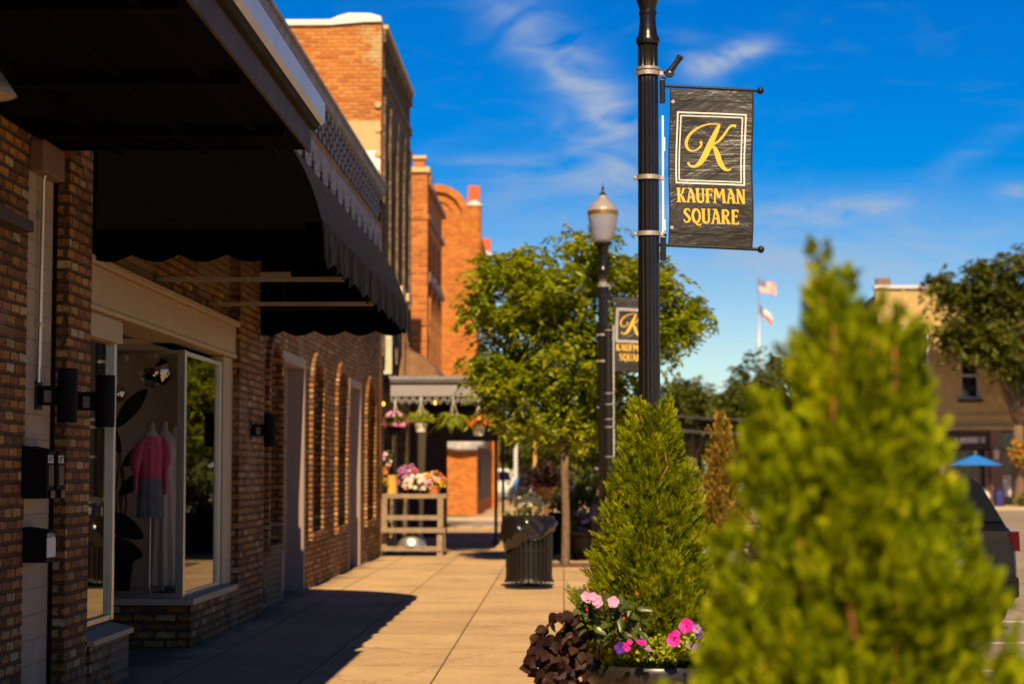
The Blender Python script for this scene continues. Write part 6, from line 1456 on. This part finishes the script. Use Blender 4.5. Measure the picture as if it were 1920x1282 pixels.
ck = thing('crock', 'tall yellow crock carrying the small terracotta pot at the stand end', 'crock', (at(735, 900, 36.4).x, 36.4, 1.111)); mb = MB(); mb.lathe([(.10, 0), (.105, .04), (.09, .30), (.10, .34), (.09, .34), (.07, .3)], n=24); obj('body', mb, 'yellowpot', ck, smooth='auto')
potted('dark pot of trailing brown leaves in front of the yellow crock', 716, .07, .16, 'blackmetal', ((('petyellow', 5),), .03), Y=36.2, mx=.09, mz=.18, lm='golden', nl=110)
potted('dark pot heaped with mauve domed blossoms, second from the yellow crock', 758, .09, .14, 'blackflat', ((('petmauve', 70), ('petpink', 10)), .045), Y=36.5, mx=.16, mz=.38, nl=90)
potted('dark pot of white and cream blossoms in the middle of the stand', 780, .09, .10, 'blackflat', ((('petwhite', 60), ('petred', 7)), .05), Y=36.2, mx=.22, mz=.30, nl=80)
potted('dark pot of mauve blossoms standing behind the white ones', 772, .09, .16, 'blackflat', ((('petmauve', 60),), .04), Y=36.6, mx=.15, mz=.36, nl=70)
potted('wide terracotta bowl of pink, yellow and orange flowers at the stand end nearest the tree', 812, .155, .15, 'terracotta', ((('petpink', 20), ('petyellow', 18), ('petorange', 22)), .042), Y=36.3, mx=.24, mz=.26, nl=240)
potted('dark pot of white starry flowers squeezed beside the terracotta bowl', 796, .07, .10, 'blackflat', ((('petwhite', 34),), .045), Y=36.25, mx=.15, mz=.26, nl=60)
tubp = at(772, 1010, 36.05); tu = thing('upturned_tub', 'shiny round metal tub upturned on the lowest shelf of the flower stand', 'tub', (tubp.x, 36.05, .171))
mb = MB(); mb.lathe([(.275, 0), (.275, .015), (.262, .02), (.25, .09), (.20, .17), (.13, .205), (.05, .215), (.05, .24), (.001, .245)], n=40); obj('shell', mb, 'galv', tu, smooth='auto'); mb = MB(); mb.tube([(-.05, 0, .24), (-.03, 0, .27), (.03, 0, .27), (.05, 0, .24)], .008, 8); obj('handle', mb, 'galv', tu, smooth=True)
# ------------------------------------------------------------------ hanging baskets and lights under the porch
def basket(label, px, py, Y, r, potmat, plants, lm, rx, rz, nl=420, ls=.07, droop=.5, fern=False, hook=2.88):
    q = at(px, py, Y); t = thing('hanging_basket', label, 'hanging basket', (q.x, Y, q.z), 0, 'hanging baskets under the porch canopy')
    mb = MB(); mb.lathe([(r * .72, -.16), (r * .95, -.03), (r, -.02), (r, .0), (r * .9, 0), (r * .85, -.03)], n=24); obj('pot', mb, potmat, t, smooth='auto')
    mb = MB(); hz = min(.5, hook - q.z)
    for a in (.4, 2.5, 4.6): mb.tube([(r * .9 * math.cos(a), r * .9 * math.sin(a), 0), (0, 0, hz - .06)], .006, 6)
    mb.tube([(0, 0, hz - .09), (0, 0, hz - .02)], .016, 8); mb.tube([(0, 0, hz - .02), (0, 0, hook - q.z)], .005, 6); obj('hanger', mb, 'label', t)
    if fern:
        rg = np.random.default_rng(3); n = 85; a = rg.uniform(0, 2 * PI, n); parts = []
        for k in range(n):
            L_ = rg.uniform(.32, .50); m = 17; s_ = np.arange(m) / (m - 1); el = rg.uniform(.15, 1.2)
            d = np.array([math.cos(a[k]), math.sin(a[k]), 0]); P = d[None] * (L_ * s_ * math.cos(el * .7))[:, None]; P[:, 2] = L_ * (math.sin(el) * s_ - .75 * s_ ** 2); P[:, 2] += .02
            sd = np.array([-d[1], d[0], 0]); ln = .062 * np.sin(PI * np.clip(s_ * .9 + .1, 0, 1)) + .01
            for sg in (-1, 1): parts.append(scatter(diamond(.5, .05), P, sd[None] * sg + d[None] * .35 + np.array([0, 0, -.12])[None], np.tile(np.array([0, -.75, .65]), (m, 1)), ln))
        V, F = cat(parts); npobj('fronds', V, F, lm, t)
    else:
        m = mound('tmp', 'x', (q.x, Y, q.z), rx, rz, nl, ls, lm, plants[0], plants[1], droop=droop)
        for c_ in list(m.children): c_.parent = t; c_.location = (0, 0, .03)
        bpy.data.objects.remove(m)
    return t
basket('hanging basket of trailing pink flowers beside the brick wall end', 741, 800, 36.19, .13, 'blackflat', ((('petpink', 30), ('petmag', 16)), .05), 'plantleaf', .24, .28, 420, .07, .45)
basket('white hanging basket of round lime foliage, second from the brick wall', 789, 793, 36.19, .125, 'whitepot', ((('petred', 2),), .04), 'limeleaf', .25, .20, 700, .05, .2)
basket('big hanging fern with arching fronds between the white baskets', 850, 790, 36.19, .13, 'blackflat', None, 'fernleaf', .4, .3, fern=True)
basket('white hanging basket of red and orange flowers near the street tree leaves', 897, 800, 36.19, .125, 'whitepot', ((('petorange', 18), ('petred', 12)), .05), 'plantleaf', .21, .22, 320, .06, .3)
sl_ = thing('string_lights', 'string of small warm bulbs hung along the porch canopy edge', 'string lights', (-2.3, 36.2, 2.72))
pts = []
bx = [at(719, 756, 36.2), at(816, 754, 36.2), at(914, 757, 36.2)]
mb = MB(); path = [(WX + .15, 36.2, 2.80)]
for i in range(3):
    b = bx[i]; path.append((b.x, 36.2, b.z + .05))
    if i < 2: path.append(((b.x + bx[i + 1].x) / 2, 36.2, b.z - .05))
path.append((PX1 - .02, 36.2, 2.82)); mb.tube(path, .006, 6); obj('cord', mb, 'blackflat', sl_, world=True)
for b in bx:
    mb = MB(); mb.lathe([(.008, .03), (.018, .02), (.026, -.01), (.024, -.035), (.002, -.05)][::-1], (b.x, 36.2, b.z), 14); o = obj('bulb', mb, 'bulb', sl_, world=True, smooth=True); mb = MB(); mb.lathe([(.013, .03), (.013, .055)], (b.x, 36.2, b.z), 10); obj('socket', mb, 'blackflat', o, world=True)
# things standing in the dark under the porch
for k, (px, h, lab) in enumerate(((792, .75, 'rusty bucket stand in the dark under the porch canopy'),)):
    pass

# dark urn with a dark bush in the tree's shade, and a slim stand
q = at(1025, 975, 40.5); ur = thing('urn_planter', 'dark bush in a shallow bowl on a tall stand behind the litter bin', 'planter', (q.x, 40.5, 0))
mb = MB(); mb.lathe([(.2, 0), (.16, .04), (.05, .12), (.045, .95), (.1, 1.0), (.26, 1.12), (.30, 1.2), (.27, 1.2), (.2, 1.12)], n=24); obj('stand', mb, 'rust', ur, smooth='auto')
mound('shrub', 'rounded dark purple bush growing in the bowl behind the litter bin', (q.x, 40.5, 1.17), .40, .52, 620, .12, 'vineleaf', (('petmauve', 4),), .04, 'plant')
q = at(990, 985, 42); mound('shrub', 'low dark leafy bush on the shaded pavement behind the bin lid', (q.x, 42, 0), .55, 1.05, 620, .13, 'fartree2', (('petwhite', 10),), .05, 'plant')
q = at(1085, 985, 37); bx_ = thing('planter_box', 'black rectangular planter box in the deep shade behind the tree trunk', 'planter', (q.x + .1, 37.2, 0))
mb = MB(); mb.prism([(-.62, 0), (.62, 0), (.66, .75), (-.66, .75)], 'y', -.3, .3); obj('box', mb, 'blackflat', bx_, bevel=.01); mb = MB(); mb.box(-.6, .6, -.26, .26, .74, .755); obj('soil', mb, 'soil', bx_)
mound('shrub', 'dark leafy bush in the black rectangular planter box', (q.x + .1, 37.2, .75), .6, .85, 900, .13, 'fartree2', (('petlav', 8),), .05, 'plant')

# ------------------------------------------------------------------ vehicles
def car(name, label, loc, rz, paint, L=4.5, W=1.84, H=1.62, style='suv', group=None):
    """front towards local +y; origin at the ground under the middle of the rear bumper"""
    t = thing(name, label, {'suv': 'car', 'sedan': 'car', 'pickup': 'truck'}[style], loc, rz, group)
    # side outline: (y, z) for shoulder height and for the roof
    hw = W / 2
    if style == 'pickup': low = [(0, .45), (.05, .95), (.10, 1.05), (2.0, 1.06), (3.6, 1.08), (4.6, 1.02), (L - .1, .85), (L, .5)]
    elif style == 'suv': low = [(0, .40), (.00, .62), (.10, .80), (.04, .98), (.12, 1.06), (3.1, 1.02), (4.1, .92), (L - .08, .74), (L, .45)]
    else: low = [(0, .40), (.02, .70), (.08, .95), (.5, 1.0), (3.0, .95), (4.0, .86), (L - .08, .66), (L, .42)]
    rings = []
    ys = [0, .06, .2, .6, 1.2, 2.0, 2.8, 3.4, 3.9, L - .2, L - .05, L]
    def shoulder(y):
        for (a, za), (b, zb) in zip(low[:-1], low[1:]):
            if a <= y <= b and b > a: return za + (zb - za) * (y - a) / (b - a)
        return low[-1][1]
    for y in ys:
        e = min(y, L - y); wf = .86 + .14 * min(1, e / .45) ** .5; zt = max(.6, shoulder(min(max(y, .13), L - .09))) - (.12 if y in (0, L) else .04 if y in (.06, L - .05) else 0); zb = .30 if y in (0, L) else .24
        w_ = hw * wf
        rings.append([(-w_ * .92, y, zb), (-w_, y, zb + .12), (-w_, y, (zb + zt) / 2), (-w_ * .985, y, zt - .10), (-w_ * .93, y, zt), (0, y, zt + .015), (w_ * .93, y, zt), (w_ * .985, y, zt - .10), (w_, y, (zb + zt) / 2), (w_, y, zb + .12), (w_ * .92, y, zb), (0, y, zb)])
    mb = MB(); mb.loft(rings); obj('body', mb, paint, t, smooth='auto', bevel=.02)
    if style == 'suv': cab = [(.12, 1.03), (.55, H - .02), (1.2, H), (2.2, H - .02), (2.75, H - .12), (3.4, 1.0)]
    elif style == 'sedan': cab = [(.55, .98), (1.15, H - .03), (1.8, H), (2.4, H - .04), (3.35, .93)]
    else: cab = [(1.95, 1.04), (2.1, H - .05), (2.5, H), (3.2, H - .03), (3.95, 1.05)]
    def cabring(y, zt, k=1.): w_ = hw * .86; zb = 1.0 if style != 'sedan' else .92; f = max(0, (zt - zb)) / (H - zb); wt = w_ * (1 - .17 * f); return [(-hw * .93, y, zb), (-wt, y, zt - .07 * f), (-wt * .86, y, zt), (0, y, zt + .025 * f), (wt * .86, y, zt), (wt, y, zt - .07 * f), (hw * .93, y, zb)]
    mb = MB(); mb.loft([cabring(y, z) for y, z in cab]); obj('cabin', mb, paint, t, smooth='auto', bevel=.012)
    # glass: rear, front and sides lie a little proud of the cabin
    def quad(p, q, wa, wb, off):
        d = (Vector((0, q[0] - p[0], q[1] - p[1]))).normalized(); nrm = Vector((0, -d.z, d.y)) * off
        a, b = Vector((0, p[0], p[1])).lerp(Vector((0, q[0], q[1])), .14) + nrm, Vector((0, p[0], p[1])).lerp(Vector((0, q[0], q[1])), .84) + nrm
        return [(-wa, *a[1:]), (wa, *a[1:]), (wb, *b[1:]), (-wb, *b[1:])]
    mb = MB(); mb.add(quad(cab[0], cab[1], hw * .80, hw * .66, .03), [(0, 1, 2, 3)]); obj('rear_window', mb, 'carglass', t)
    mb = MB(); mb.add(quad(cab[-2], cab[-1], hw * .66, hw * .80, .03), [(0, 1, 2, 3)]); obj('windscreen', mb, 'carglass', t)
    zb = 1.02 if style != 'sedan' else .95
    for s_ in (-1, 1):
        mb = MB(); ya, yb = cab[1][0] + .05, cab[-2][0] - .05
        mb.add([(s_ * hw * .925, cab[0][0] + .35, zb + .02), (s_ * hw * .925, cab[-1][0] - .30, zb + .02), (s_ * (hw * .755), yb, H - .14), (s_ * (hw * .755), ya + .1, H - .14)], [(0, 1, 2, 3) if s_ > 0 else (3, 2, 1, 0)]); obj('side_window', mb, 'carglass', t)
        for y in (.85, L - .85):
            mb = MB(); mb.lathe([(.20, -.10), (.32, -.10), (.34, -.07), (.34, .07), (.32, .10), (.20, .10)], n=28); mb.v = [(s_ * (hw - .08) + p[2], y + p[0], .34 + p[1]) for p in mb.v]; w_ = obj('wheel', mb, 'tyre', t, smooth='auto')
            mb = MB(); mb.lathe([(.02, .06), (.20, .085), (.21, .10)], n=20, cap=False)
            for q in range(5): a = 2 * PI * q / 5; mb.tube([(0, 0, .09), (.2 * math.cos(a), .2 * math.sin(a), .095)], .025, 6)
            mb.v = [(s_ * (hw - .08 + p[2] * 1.05), y + p[0], .34 + p[1]) for p in mb.v]; obj('rim', mb, 'rim', w_)
        mb = MB(); zl = .92 if style != 'sedan' else .8; mb.loft([[(s_ * hw * (.80), -.015 + .03, zl - .10), (s_ * hw * .80, .015, zl + .08), (s_ * hw * .80, .1, zl + .08), (s_ * hw * .80, .1, zl - .1)], [(s_ * hw * .93, .0, zl - .10), (s_ * hw * .93, .02, zl + .10), (s_ * hw * .93, .2, zl + .10), (s_ * hw * .93, .2, zl - .1)], [(s_ * hw * 1.0, .16, zl - .06), (s_ * hw * .985, .18, zl + .07), (s_ * hw * .97, .42, zl + .05), (s_ * hw * .98, .40, zl - .02)]]); obj('tail_light', mb, 'taillight', t)
        mb = MB(); mb.ball((s_ * hw * .72, L - .06, .70), .11, 12, 8, (1.5, .6, .7)); obj('headlight', mb, 'chrome', t, smooth=True)
        mb = MB(); mb.ball((s_ * (hw + .09), 2.95, 1.05), .10, 12, 8, (1, .6, .8)); obj('mirror', mb, paint, t, smooth=True)
    mb = MB(); mb.box(-hw * .90, hw * .90, -.05, .06, .34, .56); obj('bumper', mb, 'blackflat' if paint != 'carwhite' else 'chrome', t, bevel=.03)
    mb = MB(); mb.box(-.26, .26, -.012 if style != 'pickup' else -.06, .005, .66, .78); obj('number_plate', mb, 'label', t)
    if style == 'pickup':
        mb = MB(); mb.box(-hw * .82, hw * .82, .12, 1.9, 1.06, 1.072); obj('cargo_bed', mb, 'blackflat', t)
    return t
GC = 'cars parked round the square'
car('parked_car', 'black car parked beyond the big blurred evergreen, its rear corner showing', (3.86, 20.6, -.13), R(10), 'carblack', 4.5, 1.84, 1.58, 'suv', GC)
q = at(958, 920, 112); car('pickup_truck', 'white pickup truck parked far down the street past the orange brick building', (q.x - .35, 112, -.13), R(12), 'carwhite', 5.2, 1.9, 1.85, 'pickup', GC)
q = at(1004, 920, 98); car('parked_car', 'dark car far down the street just beside the white pickup', (q.x, 98, -.13), R(8), 'carblack', 4.4, 1.8, 1.45, 'sedan', GC)
q = at(1045, 920, 88); car('parked_car', 'dark blue car far down the street behind the tree trunk', (q.x, 88, -.13), R(4), 'carblue', 4.5, 1.85, 1.7, 'suv', GC)
q = at(1100, 920, 92); car('parked_car', 'silver blue car far off behind the lamp post base', (q.x + .4, 92, -.13), R(0), 'carsilver', 4.4, 1.8, 1.5, 'sedan', GC)
q = at(1318, 920, 62); car('parked_car', 'silver blue car showing between the sharp and the golden evergreen', (q.x, 62, -.13), R(-60), 'carsilver', 4.4, 1.8, 1.46, 'sedan', GC)
# slim posts down the street
for px, Y, lab, mt in ((967, 104, 'thin pale post standing before the white pickup', 'coping'), (1003, 108, 'yellow painted post far down the street beside the dark car', 'yellowpot')):
    q = at(px, 900, Y); o = thing('post', lab, 'post', (q.x, Y, -.13)); mb = MB(); mb.tube([(0, 0, 0), (0, 0, 3.2)], .10, 10); mb.ball((0, 0, 3.26), .14, 12, 8); obj('shaft', mb, mt, o, smooth='auto'); mb = MB(); mb.lathe([(.2, 0), (.2, .1), (.1, .16)], n=14); obj('foot', mb, 'kerb', o)
# far wood that closes the horizon
rg = np.random.default_rng(77); n = 15000
X = rg.uniform(-130, 170, n); hgt = 6.5 + 2.2 * np.sin(X * .13) + 1.6 * np.sin(X * .37 + 1) + 1.0 * np.sin(X * .9 + 2); Z = hgt * rg.random(n) ** .7
O = np.stack([X, 235 + 10 * rg.random(n) - Z * .3, Z - .2], 1); V, F = scatter(diamond(.8, .1), O, rg.normal(0, 1, (n, 3)), rg.normal(0, 1, (n, 3)) + np.array([0, -.6, .6]), rg.uniform(.9, 2.0, n))
o = npobj('treeline', V, F, 'fartree'); o['kind'] = 'stuff'
